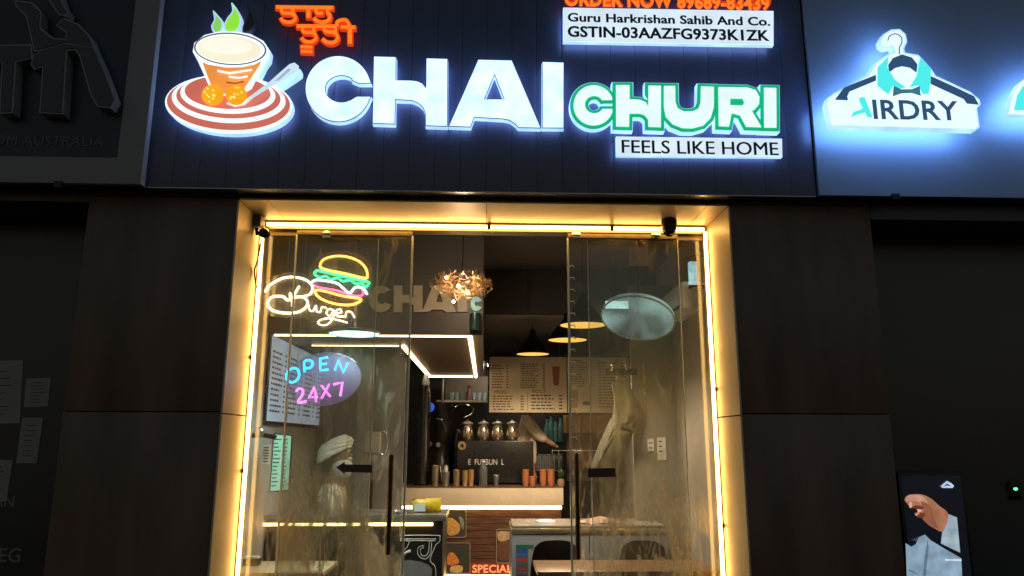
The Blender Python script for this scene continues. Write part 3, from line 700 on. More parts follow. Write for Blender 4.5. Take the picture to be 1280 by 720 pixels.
build('led_tube', MB().tube([(XLW+.2, yB, ZS-.008), (xl_-.04, yB, ZS-.008)], .004, 6), m_led2, cn)
m_cl = mat('canopy_letters', (.42, .38, .31), .5)
def zi8(l): return [(280+x/4, 230+y/4) for x, y in l]
Ci = zi8([(838, 530)] + ell(785, 575, 62, 66, 0, 24, -40, -320)[1:-1] + [(838, 605), (800, 590)] + ell(790, 573, 24, 27, 0, 12, 50, 310) + [(800, 545)])
Hi = zi8([(848, 508), (890, 508), (890, 555), (922, 555), (948, 568), (948, 508), (992, 508), (992, 640), (948, 640), (948, 606), (925, 594), (890, 594), (890, 640), (848, 640)])
Ai = zi8([(1045, 508), (1110, 508), (1160, 640), (1112, 642), (1095, 628), (1035, 628), (1028, 640), (990, 640)])
Ah = zi8([(1076, 540), (1060, 590), (1095, 590)])
Ii = zi8([(1168, 508), (1216, 508), (1216, 640), (1168, 640)])
cl = thing('canopy_letters', 'pale unlit letters CHAI on the interior canopy', 'sign letters', at(530, 390, yA))
for pg in ([Ci], [Hi], [Ai, Ah], [Ii]): build('letter', shape([px_poly(p, yA-.02) for p in pg], yA-.0005, yA-.022), m_cl, cl)
C2 = zi8([(1285, 580)] + ell(1262, 598, 27, 34, 0, 18, -40, -320)[1:-1] + [(1285, 616)] + ell(1262, 598, 11, 15, 0, 10, 50, 310))
build('letter', shape([px_poly(C2, yA-.02)], yA-.0005, yA-.02, .003), emit('canopy_green', (.20, .42, .36), .7), cl)
pst = thing('canopy_post', 'glossy teal cylinder at the canopy corner', 'post', at(594, 415, yA-.03))
a = at(594, 392, yA-.05); b = at(594, 413, yA-.05)
build('tube', MB().tube([(a.x, yA-.05, b.z), (a.x, yA-.05, a.z)], .045, 16), mat('teal_metal', (.05, .11, .12), .2, .6), pst, smooth=True)
build('bracket', MB().box((a.x-.02, yA-.05, a.z-.03), (a.x+.02, yA-.001, a.z-.01)), m_blackmetal, pst)

# ================================================================ LAMPS
def pendant(label, px, py, wpx, dia, glow, watt, colr, zc, flat=False):
    # distance from the apparent width of the round mouth
    d = ray(px, py); t = FPX*dia/wpx/ d.dot(_f); p = CAM + d*t
    g = thing('pendant_lamp', label, 'lamp', p, 'pendant lamps in the shop')
    r = dia/2
    if flat: build('shade', MB().lathe([(r, 0), (r, .02), (r*.9, .028), (0.012, .034), (.012, .285)], p, 28, cap=False), m_steel, g, smooth=True)
    else: build('shade', MB().lathe([(r, 0), (r*1.0, .012), (r*.82, .06), (r*.45, .16), (r*.2, .20), (r*.16, .27), (.012, .28), (.012, .285), (r*.15, .265), (r*.18, .195), (r*.43, .155), (r*.8, .055), (r*.97, .005)], p, 28, cap=False), mat('shade_black', (.015, .014, .013), .35, .3), g, smooth=True)
    build('diffuser', MB().lathe([(0, .004), (r*.95, .004), (r*.95, .010), (0, .010)], p, 28), glow, g)
    build('cord', MB().tube([(p.x, p.y, p.z+.28), (p.x, p.y, zc)], .004, 6), m_blackmetal, g)
    l = bpy.data.lights.new('bulb', 'SPOT'); l.energy = watt; l.color = colr; l.shadow_soft_size = r*.8; l.spot_size = R(150); l.spot_blend = .6
    lo = bpy.data.objects.new('bulb', l); COL.objects.link(lo); lo.parent = g; lo.location = (0, 0, -.02)
    return p
m_pw = emit('pendant_warm', (1, .55, .11), 1.15, .1, 8); m_pc = emit('pendant_cool', (.45, .95, 1.0), 2.2)
warm = (1, .73, .46)
pendant('nearest warm pendant lamp, highest of three beside the clip strip', 729, 407, 60, .40, m_pw, 110, warm, ZC)
pendant('middle warm pendant lamp just below the nearest one', 709.5, 425.5, 50, .40, m_pw, 110, warm, ZC)
pendant('farthest warm pendant lamp at the top of the menu board', 666, 443, 42, .37, m_pw, 90, warm, ZBH)
pendant('cool white pendant lamp below the burger neon', 443, 418, 64, .38, m_pc, 50, (.62, .95, 1), ZC, True)
# twig chandelier
tc_ = at(578, 357, .72)
ch = thing('twig_chandelier', 'round chandelier of tangled golden twigs with small lit bulbs', 'chandelier', tc_)
random.seed(21); mb = MB()
for k in range(760):
    a = random.uniform(0, 2*math.pi); z = random.uniform(-1, .75); rr = math.sqrt(max(0, 1-z*z)); q = random.uniform(.45, 1.0)
    p = Vector((math.cos(a)*rr*.235*q, math.sin(a)*rr*.2*q, z*.12*q+.01)); dvec = Vector((random.gauss(0, 1), random.gauss(0, 1), random.gauss(0, .7))).normalized()
    L_ = random.uniform(.025, .07); mb.tube([tc_+p-dvec*L_/2, tc_+p+dvec*L_/2], .0011, 3)
tw = build('twigs', mb, mat('twig_gold', (.42, .24, .10), .35, .5, var=.3, scale=40), ch); tw['kind'] = 'stuff'
build('stem', MB().tube([tc_+Vector((0, 0, .1)), Vector((tc_.x, tc_.y, ZC))], .005, 6), m_blackmetal, ch)
m_bulb = emit('bulb_hot', (1, .60, .26), 22)
for px, py in ((573, 357), (558, 347), (567, 377), (585, 366)):
    p = at(px, py, .70); build('bulb', MB().ball(p, .0105), m_bulb, ch, smooth=True)
lp = bpy.data.lights.new('bulb_light', 'POINT'); lp.energy = 5; lp.color = warm; lp.shadow_soft_size = .05
lo = bpy.data.objects.new('bulb_light', lp); COL.objects.link(lo); lo.parent = ch; lo.location = (0, -.02, .0)

# ================================================================ NEON SIGNS BEHIND THE LEFT GLASS
YN = YX+.06
def neon(root, nm, pts, m, closed=False, r=.0078, Y=YN, sub=6, hard=False):
    p = [at(x, y, Y) for x, y in pts]
    if not hard: p = cat_rom(p, closed, sub)
    return build(nm, MB().tube(p, r, 6, closed and not hard), m, root, smooth=True)
nb = thing('neon_sign', 'neon burger with the word Burger in glowing script', 'neon sign', at(400, 405, YN))
n_or = emit('neon_orange', (1, .42, .06), 4.2); n_gr = emit('neon_green', (.03, 1, .25), 2.6); n_pk = emit('neon_pink', (1, .09, .22), 2.6)
n_wh = emit('neon_white', (.75, .80, 1), 3.4); n_wm = emit('neon_warm', (1, .70, .36), 4.6)
B8 = zi8
neon(nb, 'bun_top', B8([(480, 408), (500, 376), (560, 360), (625, 366), (680, 390), (710, 425), (716, 462), (700, 470), (600, 447), (500, 425)]), n_or, True)
neon(nb, 'lettuce', B8([(452, 445), (462, 434), (480, 435), (600, 463), (715, 488), (722, 502), (708, 513), (690, 497), (658, 498), (632, 481), (592, 486), (570, 470), (532, 476), (510, 461), (480, 466), (458, 456)]), n_gr, True)
neon(nb, 'cheese', B8([(440, 490), (470, 479), (560, 495), (600, 525), (628, 545), (658, 516), (695, 522), (716, 552)]), n_wh)
neon(nb, 'patty', B8([(448, 505), (478, 518), (560, 532), (640, 558), (685, 558), (698, 542), (690, 530)]), n_pk)
neon(nb, 'bun_bottom', B8([(455, 540), (470, 530), (520, 540), (600, 561), (680, 573), (672, 592), (620, 605), (540, 595), (480, 570)]), n_or, True)
neon(nb, 'script', B8([(205, 540), (230, 505), (290, 472), (350, 465), (410, 480), (441, 510), (435, 545), (400, 562), (355, 566), (318, 580), (292, 562), (240, 566), (218, 598), (240, 630), (300, 645), (370, 640), (410, 615), (416, 585), (394, 562)]), n_wm)
neon(nb, 'script', B8([(377, 510), (352, 550), (335, 575), (330, 545), (340, 580), (342, 612)]), n_wm)
neon(nb, 'script', B8([(422, 602), (428, 630), (445, 634), (460, 608), (462, 634), (480, 640), (490, 615), (512, 620)]), n_wm, r=.005)
neon(nb, 'script', B8([(548, 632), (525, 625), (512, 645), (530, 660), (550, 633), (545, 670), (520, 700), (490, 706), (470, 695), (482, 680), (530, 672), (617, 693)]), n_wm, r=.005)
neon(nb, 'script', B8([(560, 648), (586, 642), (580, 626), (562, 634), (565, 660), (595, 662), (606, 664), (612, 640), (636, 640), (652, 668)]), n_wm, r=.005)
m_acr = dirty_glass('glow_acrylic', .10, .16, 1.2, (.8, .8, .8))  # hazed backing added so a glow spreads round the burger tubes
build('acrylic_panel', shape([px_poly(B8([(440, 400), (480, 355), (560, 335), (640, 340), (715, 380), (745, 440), (740, 560), (700, 600), (620, 630), (540, 620), (470, 590), (425, 540), (425, 450)]), YN+.02, True)], YN+.018, YN+.022), m_acr, nb)
build('acrylic_panel', shape([px_poly(B8([(180, 560), (210, 490), (290, 445), (370, 445), (420, 470), (418, 560), (500, 600), (640, 620), (670, 680), (600, 715), (460, 725), (420, 680), (300, 668), (215, 650)]), YN+.02, True)], YN+.023, YN+.027), m_acr, nb)
for px in (360, 436):
    a = at(px, 330, YN); build('hanging_wire', MB().tube([(a.x, YN, a.z), (a.x, YN, PZ-.06)], .0012, 4), m_steel, nb)
no = thing('neon_sign', 'oval acrylic neon sign reading OPEN 24X7 in blue and pink', 'neon sign', at(405, 508, YN))
YO = YN+.03
build('acrylic_panel', shape([px_poly(ell(405, 474, 47, 33, -8), YO+.012)], YO+.010, YO+.015), dirty_glass('oval_acrylic', .14, .30, 2.2, (.58, .40, .80)), no)
ov = [at(x, y, YO+.012) for x, y in ell(405, 474, 47, 33, -8, 48)]
build('panel_edge', MB().tube(ov, .003, 5, True), mat('acrylic_edge', (.6, .62, .66), .3), no, smooth=True)
n_bl = emit('neon_blue', (.02, .42, 1), 3.2); n_mg = emit('neon_magenta', (1, .16, .85), 2.4)
def O8(l): return [(320+x*.1527, 410+y*.1527) for x, y in l]
neon(no, 'letter', O8([(300, 330), (262, 355), (250, 400), (272, 440), (310, 442), (345, 412), (352, 368), (335, 336)]), n_bl, True, Y=YO)
neon(no, 'letter', O8([(398, 362), (395, 318), (396, 276), (430, 264), (462, 280), (458, 312), (430, 328), (398, 330)]), n_bl, Y=YO)
neon(no, 'letter', O8([(588, 240), (526, 250), (526, 298), (526, 347), (592, 340)]), n_bl, Y=YO, hard=True)
neon(no, 'letter', O8([(527, 298), (578, 291)]), n_bl, Y=YO, hard=True)
neon(no, 'letter', O8([(645, 347), (672, 262), (716, 366), (752, 283)]), n_bl, Y=YO, hard=True)
neon(no, 'digit', O8([(326, 520), (350, 497), (380, 505), (382, 540), (345, 608), (412, 600)]), n_mg, Y=YO)
neon(no, 'digit', O8([(492, 606), (488, 540), (478, 482), (432, 572), (505, 562)]), n_mg, Y=YO, hard=True)
neon(no, 'letter', O8([(535, 470), (608, 562)]), n_mg, Y=YO, hard=True); neon(no, 'letter', O8([(600, 458), (535, 578)]), n_mg, Y=YO, hard=True)
neon(no, 'digit', O8([(634, 462), (708, 445), (690, 558)]), n_mg, Y=YO, hard=True)
for px in (372, 436):
    a = at(px, 452, YO+.012); b = at(px, 425, YO+.012); build('hanging_wire', MB().tube([(a.x, YO+.012, a.z), (a.x+.01, YO+.012, PZ-.06)], .0012, 4), m_steel, no)
# clip strip along the right door edge
cs = thing('clip_strip', 'hanging metal clip strip with pale hooks beside the right door edge', 'clip strip', at(716, 560, YD+.12))
yk = YX+.09; xk = at(713, 450, yk).x
build('strip', MB().box((xk-.004, yk, at(714, 575, yk).z), (xk+.004, yk+.002, PZ)), m_steel, cs)
z = at(714, 333, yk).z; zlow = at(714, 572, yk).z; m_hk = mat('hook_white', (.8, .78, .72), .3)
while z > zlow:
    build('hook', MB().tube([(xk, yk-.001, z), (xk+.03, yk-.012, z+.004), (xk+.036, yk-.012, z-.014)], .0042, 5), m_hk, cs); z -= .088

# ================================================================ LEFT WALL: MENU BOARDS, SHELF
def bars(u0, u1, v0, v1, rows, rng, cols=1):
    """rows of printed words as (u0,u1,v0,v1) rectangles"""
    out = []; h = (v1-v0)/rows; cw = (u1-u0)/cols
    for c_ in range(cols):
        for r_ in range(rows):
            u = u0+c_*cw; end = u + cw*rng.uniform(.5, .72); v = v0+r_*h
            while u < end:
                w = cw*rng.uniform(.06, .16); out.append((u, min(u+w, end), v+h*.3, v+h*.68)); u += w+cw*.03
            out.append((u0+c_*cw+cw*.82, u0+c_*cw+cw*.92, v+h*.3, v+h*.68))
    return out
m_white = mat('menu_white', (.72, .72, .70), .5, var=.05); m_ink = mat('menu_ink', (.03, .028, .03), .6)
m_menu_w = emit('menu_backlit', (.42, .50, .60), .55, .15, 5)
rngm = random.Random(5)
ya, yb_ = atx(333, 470, XLW).y, atx(420, 480, XLW).y
zt, zl_ = atx(335, 418, XLW).z, atx(332, 526, XLW).z
wm = thing('menu_board', 'long pale lit menu board along the left wall', 'menu board', (XLW+.02, (ya+yb_)/2, zl_))
build('frame', MB().box((XLW+.003, ya-.03, zl_-.03), (XLW+.02, yb_+.03, zt+.03)), m_blackmetal, wm)
nsp = 5; sp_ = (yb_-ya)/nsp
for k in range(nsp):
    y0, y1 = ya+k*sp_+.012, ya+(k+1)*sp_-.012
    p = build('sheet', MB().box((XLW+.021, y0, zl_), (XLW+.026, y1, zt)), m_menu_w, wm)
    mb = MB()
    for a, b, c, d in bars(y0+.04, y1-.03, zl_+.06, zt-.1, 12, rngm, 1): mb.quad((XLW+.0266, a, c), (XLW+.0266, b, c), (XLW+.0266, b, d), (XLW+.0266, a, d))
    build('print', mb, m_ink, p)['kind'] = 'stuff'
# greenish lit list below it
yg0, yg1 = atx(341, 560, XLW+.25).y, atx(362, 560, XLW+.25).y
gq = [at(343, 543, 1.15), at(364, 545, 1.15), at(360, 612, 1.15), at(338, 614, 1.15)]
gm = thing('menu_card', 'narrow greenish lit price list hanging at the left', 'menu board', gq[3])
pp = [px_poly([(343, 543), (364, 545), (360, 612), (338, 614)], 1.15)]
build('board', shape(pp, 1.175, 1.152, .008), m_blackmetal, gm)
sh_ = build('sheet', shape(pp, 1.1515, 1.148), emit('menu_green', (.30, .62, .46), .8, .1, 8), gm)
mb = MB()
for r_ in range(13):
    a = at(342-.3*r_, 549+r_*4.8, 1.147); w1, w2 = rngm.uniform(.03, .055), rngm.uniform(.0, .03)
    mb.box((a.x+.006, 1.1462, a.z-.006), (a.x+.006+w1, 1.1472, a.z+.002)).box((a.x+.085, 1.1462, a.z-.006), (a.x+.10+w2*.3, 1.1472, a.z+.002))
build('print', mb, m_ink, sh_)['kind'] = 'stuff'
# bracket with a small speaker above it
ws = thing('wall_bracket', 'dark bracket arm on the left wall beside the price list', 'bracket', atx(318, 545, XLW))
p = at(318, 545, 1.0); build('arm', MB().tube([(XLW+.001, 1.0, p.z), (p.x+.05, 1.0, p.z+.01), (p.x+.16, 1.0, p.z-.01)], .018, 8), m_blackmetal, ws, smooth=True)
build('head', MB().ball((p.x+.04, .98, p.z+.03), .04), m_steel, ws, smooth=True)
nt_ = at(333, 568, 1.05); wn_ = thing('paper_notice', 'small cream notice under the bracket arm', 'notice', nt_)
build('sheet', MB().box((nt_.x-.03, 1.05, nt_.z-.07), (nt_.x+.03, 1.052, nt_.z+.07)), m_white, wn_)
mb = MB()
for r_ in range(6): mb.box((nt_.x-.022, 1.0485, nt_.z-.055+r_*.02), (nt_.x+.015, 1.0495, nt_.z-.047+r_*.02))
build('print', mb, m_ink, wn_)['kind'] = 'stuff'
# ================================================================ TILL COUNTER (left)
YT = 1.55
m_marble = mat('cream_marble', (.62, .53, .40), .25, var=.08, scale=3)
m_black = mat('black_laminate', (.016, .014, .013), .3, var=.15, scale=4)
tx1 = at(555, 680, YT).x; tz = at(530, 643, YT).z
till = thing('till_counter', 'black till counter with white line art and LED edge', 'counter', ((XLW+tx1)/2, YT, 0))
build('body', MB().box((XLW+.02, YT, .02), (tx1, YT+.48, tz-.05)), m_black, till)
build('top', MB().box((XLW+.01, YT-.03, tz-.049), (tx1+.015, YT+.5, tz)), mat('steel_top', (.32, .29, .25), .25, .6, var=.2, scale=12), till, bevel=.005)
zl2 = at(450, 655.5, YT-.02).z
build('led_tube', MB().tube([(at(327, 656, YT-.02).x, YT-.02, zl2), (-.9, YT-.02, zl2), (at(541, 655, YT-.02).x, YT-.02, zl2)], .012, 6), emit('till_led', (1, .66, .24), 5.5, .1, 6), till)
build('trim', MB().box((tx1-.012, YT-.008, .02), (tx1+.002, YT+.01, tz-.052)), m_steel, till)
m_line = mat('line_art', (.70, .68, .62), .5)
def Z6(l): return [(490+x/6, 600+y/6) for x, y in l]
for pts in ([(60, 415), (335, 415), (358, 430), (358, 460), (335, 480), (322, 500), (286, 600), (318, 640), (328, 680), (328, 740)],
            [(60, 442), (330, 442)], [(60, 455), (325, 455)], [(298, 458), (292, 540), (262, 588), (220, 585), (192, 550), (200, 505), (240, 490)], [(280, 458), (274, 535), (252, 568), (225, 565), (212, 540), (218, 515), (240, 505)], [(130, 458), (115, 500), (85, 530)]):
    build('line_drawing', MB().tube(cat_rom([at(x, y, YT-.004) for x, y in Z6(pts)], False, 4), .0035, 5), m_line, till)
build('mug_drawing', shape([px_poly(Z6([(60, 605), (140, 602), (210, 612), (270, 635), (300, 665), (296, 740), (60, 740)]), YT-.002)], YT-.0005, YT-.003), mat('art_grey', (.26, .25, .24), .5), till)
build('mug_handle', MB().tube(cat_rom([at(x, y, YT-.006) for x, y in Z6([(85, 565), (105, 545), (140, 532)])], False, 4), .012, 6), m_line, till)
# yellow packet
pk = at(533, 640, YT+.12)
bmk = MB(); rg = random.Random(3); nx_, nz_ = 10, 6; grid = []
w_, h_ = .235, .105
for side in (-1, 1):
    for j in range(nz_+1):
        for i in range(nx_+1):
            u, v = i/nx_, j/nz_; th = .03*math.sin(math.pi*u)**.5*math.sin(math.pi*v)**.6*side
            grid.append((pk.x-w_/2+u*w_+rg.uniform(-.003, .003), YT+.16+th, tz+.001+v*h_*(1+.15*u)+rg.uniform(-.004, .004)*(v > 0)))
fs = []
for s_ in range(2):
    o_ = s_*(nx_+1)*(nz_+1)
    for j in range(nz_):
        for i in range(nx_): fs.append((o_+j*(nx_+1)+i, o_+j*(nx_+1)+i+1, o_+(j+1)*(nx_+1)+i+1, o_+(j+1)*(nx_+1)+i))
bmk.add(grid, fs)
ypk = thing('snack_packet', 'crumpled yellow plastic packet on the till counter', 'packet', (pk.x, YT+.16, tz))
build('bag', bmk, mat('yellow_plastic', (.80, .55, .03), .3, var=.2, scale=30), ypk, smooth=True)
build('label_patch', MB().quad((pk.x-.10, YT+.121, tz+.012), (pk.x-.01, YT+.121, tz+.012), (pk.x-.01, YT+.124, tz+.07), (pk.x-.10, YT+.124, tz+.07)), m_white, ypk)
tr = thing('steel_tray', 'shallow steel tray under the yellow packet', 'tray', (pk.x-.14, YT+.1, tz))
build('dish', MB().lathe([(.0, .001), (.05, .001), (.065, .02), (.062, .02), (.048, .004), (0, .004)], (pk.x-.2, YT+.1, tz), 20), m_steel, tr, smooth=True)

# ================================================================ SERVICE COUNTER
YM = 4.26
mz = at(600, 608, YM).z; mx0 = at(478, 620, YM).x; mx1 = at(704, 620, YM).x
svc = thing('service_counter', 'long service counter with cream top edge, wooden planks and LEDs', 'counter', ((mx0+mx1)/2, YM, 0))
zb1 = at(600, 631, YM).z
build('top', MB().box((mx0, YM-.02, zb1), (mx1, YM+.6, mz-.012)), m_marble, svc, bevel=.004)
build('top_edge', MB().box((mx0, YM-.025, mz-.0115), (mx1+.005, YM+.605, mz)), mat('dark_wood_edge', (.10, .06, .035), .4), svc)
zled = at(630, 634.5, YM).z
build('led_tube', MB().tube([(mx0+.05, YM+.01, zled), (0, YM+.01, zled), (mx1-.02, YM+.01, zled)], .018, 8), emit('svc_led', (1, .66, .24), 7, .08, 6), svc)
build('body', MB().box((mx0+.02, YM+.06, .06), (mx1-.02, YM+.58, zb1-.002)), m_black, svc)
zp0, zp1 = at(600, 716, YM+.03).z, zled-.03
m_plank = wood('plank_brown', (.045, .02, .012, 1), (.15, .07, .04, 1), .4, (1.2, 1, 16))
npk = 9; hp = (zp1-zp0)/npk
for k in range(npk):
    build('plank', MB().box((mx0+.02, YM+.03+random.uniform(0, .003), zp0+k*hp+.002), (mx1-.02, YM+.058, zp0+(k+1)*hp-.002)), m_plank, svc)
build('kick_led', MB().tube([(mx0+.05, YM+.03, zp0-.035), (mx1-.03, YM+.03, zp0-.035)], .018, 8), emit('svc_led', (1, .66, .24), 7, .08, 6), svc)
def rounded(px0, py0, px1, py1, r=3.0):
    return ell(px1-r, py1-r, r, r, 0, 5, 0, 90)+ell(px0+r, py1-r, r, r, 0, 5, 90, 180)+ell(px0+r, py0+r, r, r, 0, 5, 180, 270)+ell(px1-r, py0+r, r, r, 0, 5, 270, 359)
def food(label, x0, y0, x1, y1, blobs):
    yy = YM+.026; t = thing('food_picture', label, 'picture', at(x0, y1, yy))
    o = px_poly(rounded(x0, y0, x1, y1), yy)
    build('rim', shape([o, px_poly(rounded(x0+.9, y0+.9, x1-.9, y1-.9), yy)], yy-.004, yy-.010), mat('rim_brass', (.62, .50, .34), .3, .7), t)
    build('print', shape([o], yy, yy-.005, -.004), mat('food_dark', (.05, .045, .035), .35), t)
    for k, (nm, pg, c_) in enumerate(blobs):
        build(nm, shape([px_poly(pg, yy, True)], yy-.0055-k*.0006, yy-.006-k*.0006), mat('food_%s' % nm, c_, .5, var=.35, scale=60), t)
food('rounded food picture with a golden snack, upper left of the counter front', 556, 637, 583, 672, [('snack', [(558, 650), (566, 648), (575, 657), (572, 667), (560, 668)], (.50, .27, .07)), ('leaf', [(574, 645), (580, 650), (579, 662), (575, 654)], (.18, .19, .16))])
food('rounded food picture with an orange snack, lower left of the counter front', 556, 678, 588, 717, [('fried', [(560, 693), (567, 691), (574, 703), (560, 706)], (.62, .20, .04)), ('cake', [(564, 708), (577, 707), (577, 715), (564, 715)], (.62, .42, .14)), ('herb', [(576, 688), (585, 694), (584, 708), (578, 700)], (.03, .05, .02))])
food('rounded picture of noodles on the counter front beside the freezer', 620, 661, 660, 704, [('noodle', [(622, 665), (634, 664), (640, 668), (634, 675), (624, 676)], (.42, .28, .15)), ('sauce', [(622, 680), (638, 678), (640, 698), (624, 699)], (.12, .05, .03))])
spc = thing('sign_letters', 'orange letters SPECIAL low on the counter front', 'sign letters', at(615, 717, YM+.02))
build('backing', shape([px_poly([(588, 703.5), (642, 703.5), (642, 718.5), (588, 718.5)], YM+.025)], YM+.026, YM+.022), emit('special_red', (.25, .025, .008), .5), spc)
letters('letter', text_px('SPECIAL', 590.5, 640, 706, 716, YM+.0215, .004, .02), emit('special_orange', (1, .30, .12), 1.0), spc)

# things on and behind the service counter
def pot(label, px, pyb, pyt, Y, zz):
    p = at(px, pyb, Y); h = at(px, pyt, Y).z-zz; s = h/.25
    t = thing('lidded_pot', label, 'pot', (p.x, Y, zz), 'pots on the coffee machine')
    build('bowl', MB().lathe([(.0, .0), (.05*s, .0), (.072*s, .03*s), (.078*s, .08*s), (.068*s, .13*s), (.058*s, .165*s), (.060*s, .18*s), (.076*s, .19*s), (.076*s, .195*s), (0, .195*s)], (p.x, Y, zz), 20), mat('pot_brass', (.62, .52, .36), .2, .9, var=.2, scale=25), t, smooth=True)
    build('lid', MB().lathe([(.07*s, .196*s), (.064*s, .21*s), (.03*s, .225*s), (.012*s, .232*s), (.014*s, .25*s), (0, .252*s)], (p.x, Y, zz), 20), m_steel, t, smooth=True)
YE = 4.60
ez0, ez1 = mz, at(620, 551, YE).z
ex0, ex1 = at(571, 580, YE).x, at(667, 580, YE).x
em = thing('coffee_machine', 'wide black coffee machine body with faint white lettering', 'coffee machine', ((ex0+ex1)/2, YE, mz))
build('body', MB().box((ex0, YE, mz+.02), (ex1, YE+.5, ez1)), mat('machine_black', (.012, .012, .013), .28, var=.1), em, bevel=.012)
for x in (ex0+.06, ex1-.06): build('foot', MB().lathe([(.03, 0), (.025, .02), (0, .02)], (x, YE+.08, mz), 10), m_blackmetal, em)
letters('letter', text_px('E  FUTBUN  L', 585.5, 630, 574, 581, YE-.0005, .003, .0), mat('white_print', (.6, .6, .58), .5), em)
c = at(577.5, 557, YE); build('badge', MB().lathe([(0, 0), (.05, 0), (.05, .006), (.035, .007), (0, .007)], (c.x, YE-.0005, c.z), 20, (0, -1, 0)), mat('badge_brass', (.55, .42, .24), .3, .5), em)
build('badge_mark', shape([px_poly([(575, 558), (577, 554), (580, 557), (579, 560)], YE-.009)], YE-.008, YE-.0095), m_dark, em)
for k, (px, lb) in enumerate(((584, 'leftmost of four shiny lidded pots on the coffee machine'), (604, 'second from left of four lidded pots on the coffee machine'), (621.5, 'third from left of four lidded pots on the coffee machine'), (640, 'rightmost of four lidded pots on the coffee machine'))):
    pot(lb, px, 550, 524, YE+.15, ez1)
def vessel(name, label, cat, px, pyt, Y, wpx, m, grp=None, taper=.85, zz=None, extra=None):
    zz = mz if zz is None else zz; p = at(px, 600, Y); h = at(px, pyt, Y).z-zz; d = (Vector((p.x, Y, zz))-CAM).dot(_f); r = wpx/FPX*d/2
    t = thing(name, label, cat, (p.x, Y, zz), grp)
    build('cup', MB().lathe([(0, 0), (r*taper, 0), (r*(taper+1)/2, h*.5), (r, h), (r*.93, h), (r*.8, h*.5), (r*taper*.9, .01), (0, .01)], (p.x, Y, zz), 16), m, t, smooth=True)
    build('rim', MB().tube([(p.x+r*math.cos(a*math.pi/8), Y+r*math.sin(a*math.pi/8), zz+h) for a in range(16)], .004, 5, True), m, t, smooth=True)
    return t, p, h, r
m_tumb = mat('tumbler_steel', (.40, .35, .28), .3, .8, var=.2, scale=20)
YV = 4.36
vessel('steel_tumbler', 'dull steel tumbler at the left end of the counter', 'tumbler', 544, 582, YV, 9, m_tumb, 'tumblers on the counter')
t, p, h, r = vessel('straw_holder', 'steel holder full of white straws on the counter', 'holder', 557, 590, YV, 10, m_tumb)
rg = random.Random(9)
for k in range(14):
    a, q = rg.uniform(0, 6.28), rg.uniform(.1, .8)*r
    build('straw', MB().tube([(p.x+q*math.cos(a), YV+q*math.sin(a), mz+.02), (p.x+1.9*q*math.cos(a), YV+1.9*q*math.sin(a), mz+h+rg.uniform(.03, .09))], .0045, 5), m_white, t)
vessel('steel_tumbler', 'brassy tumbler right of the straw holder', 'tumbler', 570.5, 587.5, YV, 9, mat('tumbler_brass', (.5, .38, .2), .3, .8), 'tumblers on the counter')
m_card = mat('paper_cup', (.42, .27, .13), .6)
for px, pt, lb in ((581, 588, 'brown paper cup stack second from the brassy tumbler'), (588.5, 587, 'brown paper cup stack left of the clear bottle')):
    t = thing('paper_cup_stack', lb, 'cups', (at(px, 600, YV).x, YV, mz), 'paper cups on the counter'); x = at(px, 600, YV).x; hh = (at(px, pt, YV).z-mz)
    for k in range(5): build('cup', MB().lathe([(0, k*hh*.12), (.026, k*hh*.12), (.036, k*hh*.12+hh*.5), (.038, k*hh*.12+hh*.52), (.0, k*hh*.12+hh*.52)], (x, YV, mz), 14), m_card, t, smooth=True)
bt = thing('water_bottle', 'clear tall bottle on the counter before the coffee machine', 'bottle', (at(604, 600, YV).x, YV, mz)); x = at(604, 600, YV).x
build('body', MB().lathe([(0, 0), (.045, 0), (.05, .02), (.05, .19), (.042, .22), (.018, .25), (.018, .27), (0, .27)], (x, YV, mz), 16), mat('clear_plastic', (.55, .60, .58), .1, var=.05, trans=.85), bt, smooth=True)
build('cap', MB().lathe([(.02, .27), (.02, .29), (0, .29)], (x, YV, mz), 12), m_white, bt)
vessel('steel_tumbler', 'small lone steel tumbler right of the clear bottle', 'tumbler', 620, 594, YV, 8.5, m_steel, 'tumblers on the counter', .7)
m_clay = mat('terracotta', (.42, .15, .06), .75, var=.2, scale=30)
clay = None
for px, n_, lb in ((657, 4, 'terracotta cup in the tall stack nearest the coffee machine'), (665.5, 2, 'terracotta cup in the short stack'), (679, 4, 'terracotta cup in the tall stack left of the rightmost one'), (688.5, 4, 'terracotta cup in the rightmost tall stack')):
    for k in range(n_):
        loc = Vector((at(px, 600, YV).x, YV, mz+k*.038))
        if clay is None:
            clay = thing('clay_cup', lb, 'cup', loc, 'terracotta cups stacked on the counter')
            build('bowl', MB().lathe([(0, 0), (.030, 0), (.040, .05), (.042, .07), (.038, .07), (.028, .01), (0, .01)], loc, 16), m_clay, clay, smooth=True)
            build('lip', MB().tube([loc+Vector((.042*math.cos(a*math.pi/8), .042*math.sin(a*math.pi/8), .07)) for a in range(16)], .004, 5, True), m_clay, clay, smooth=True)
        else:
            o = copy_tree(clay, loc)
        (o if k or px > 658 else clay)['label'] = ('lowest', 'second', 'third', 'topmost')[k if n_ == 4 or k == 0 else 3]+' '+lb
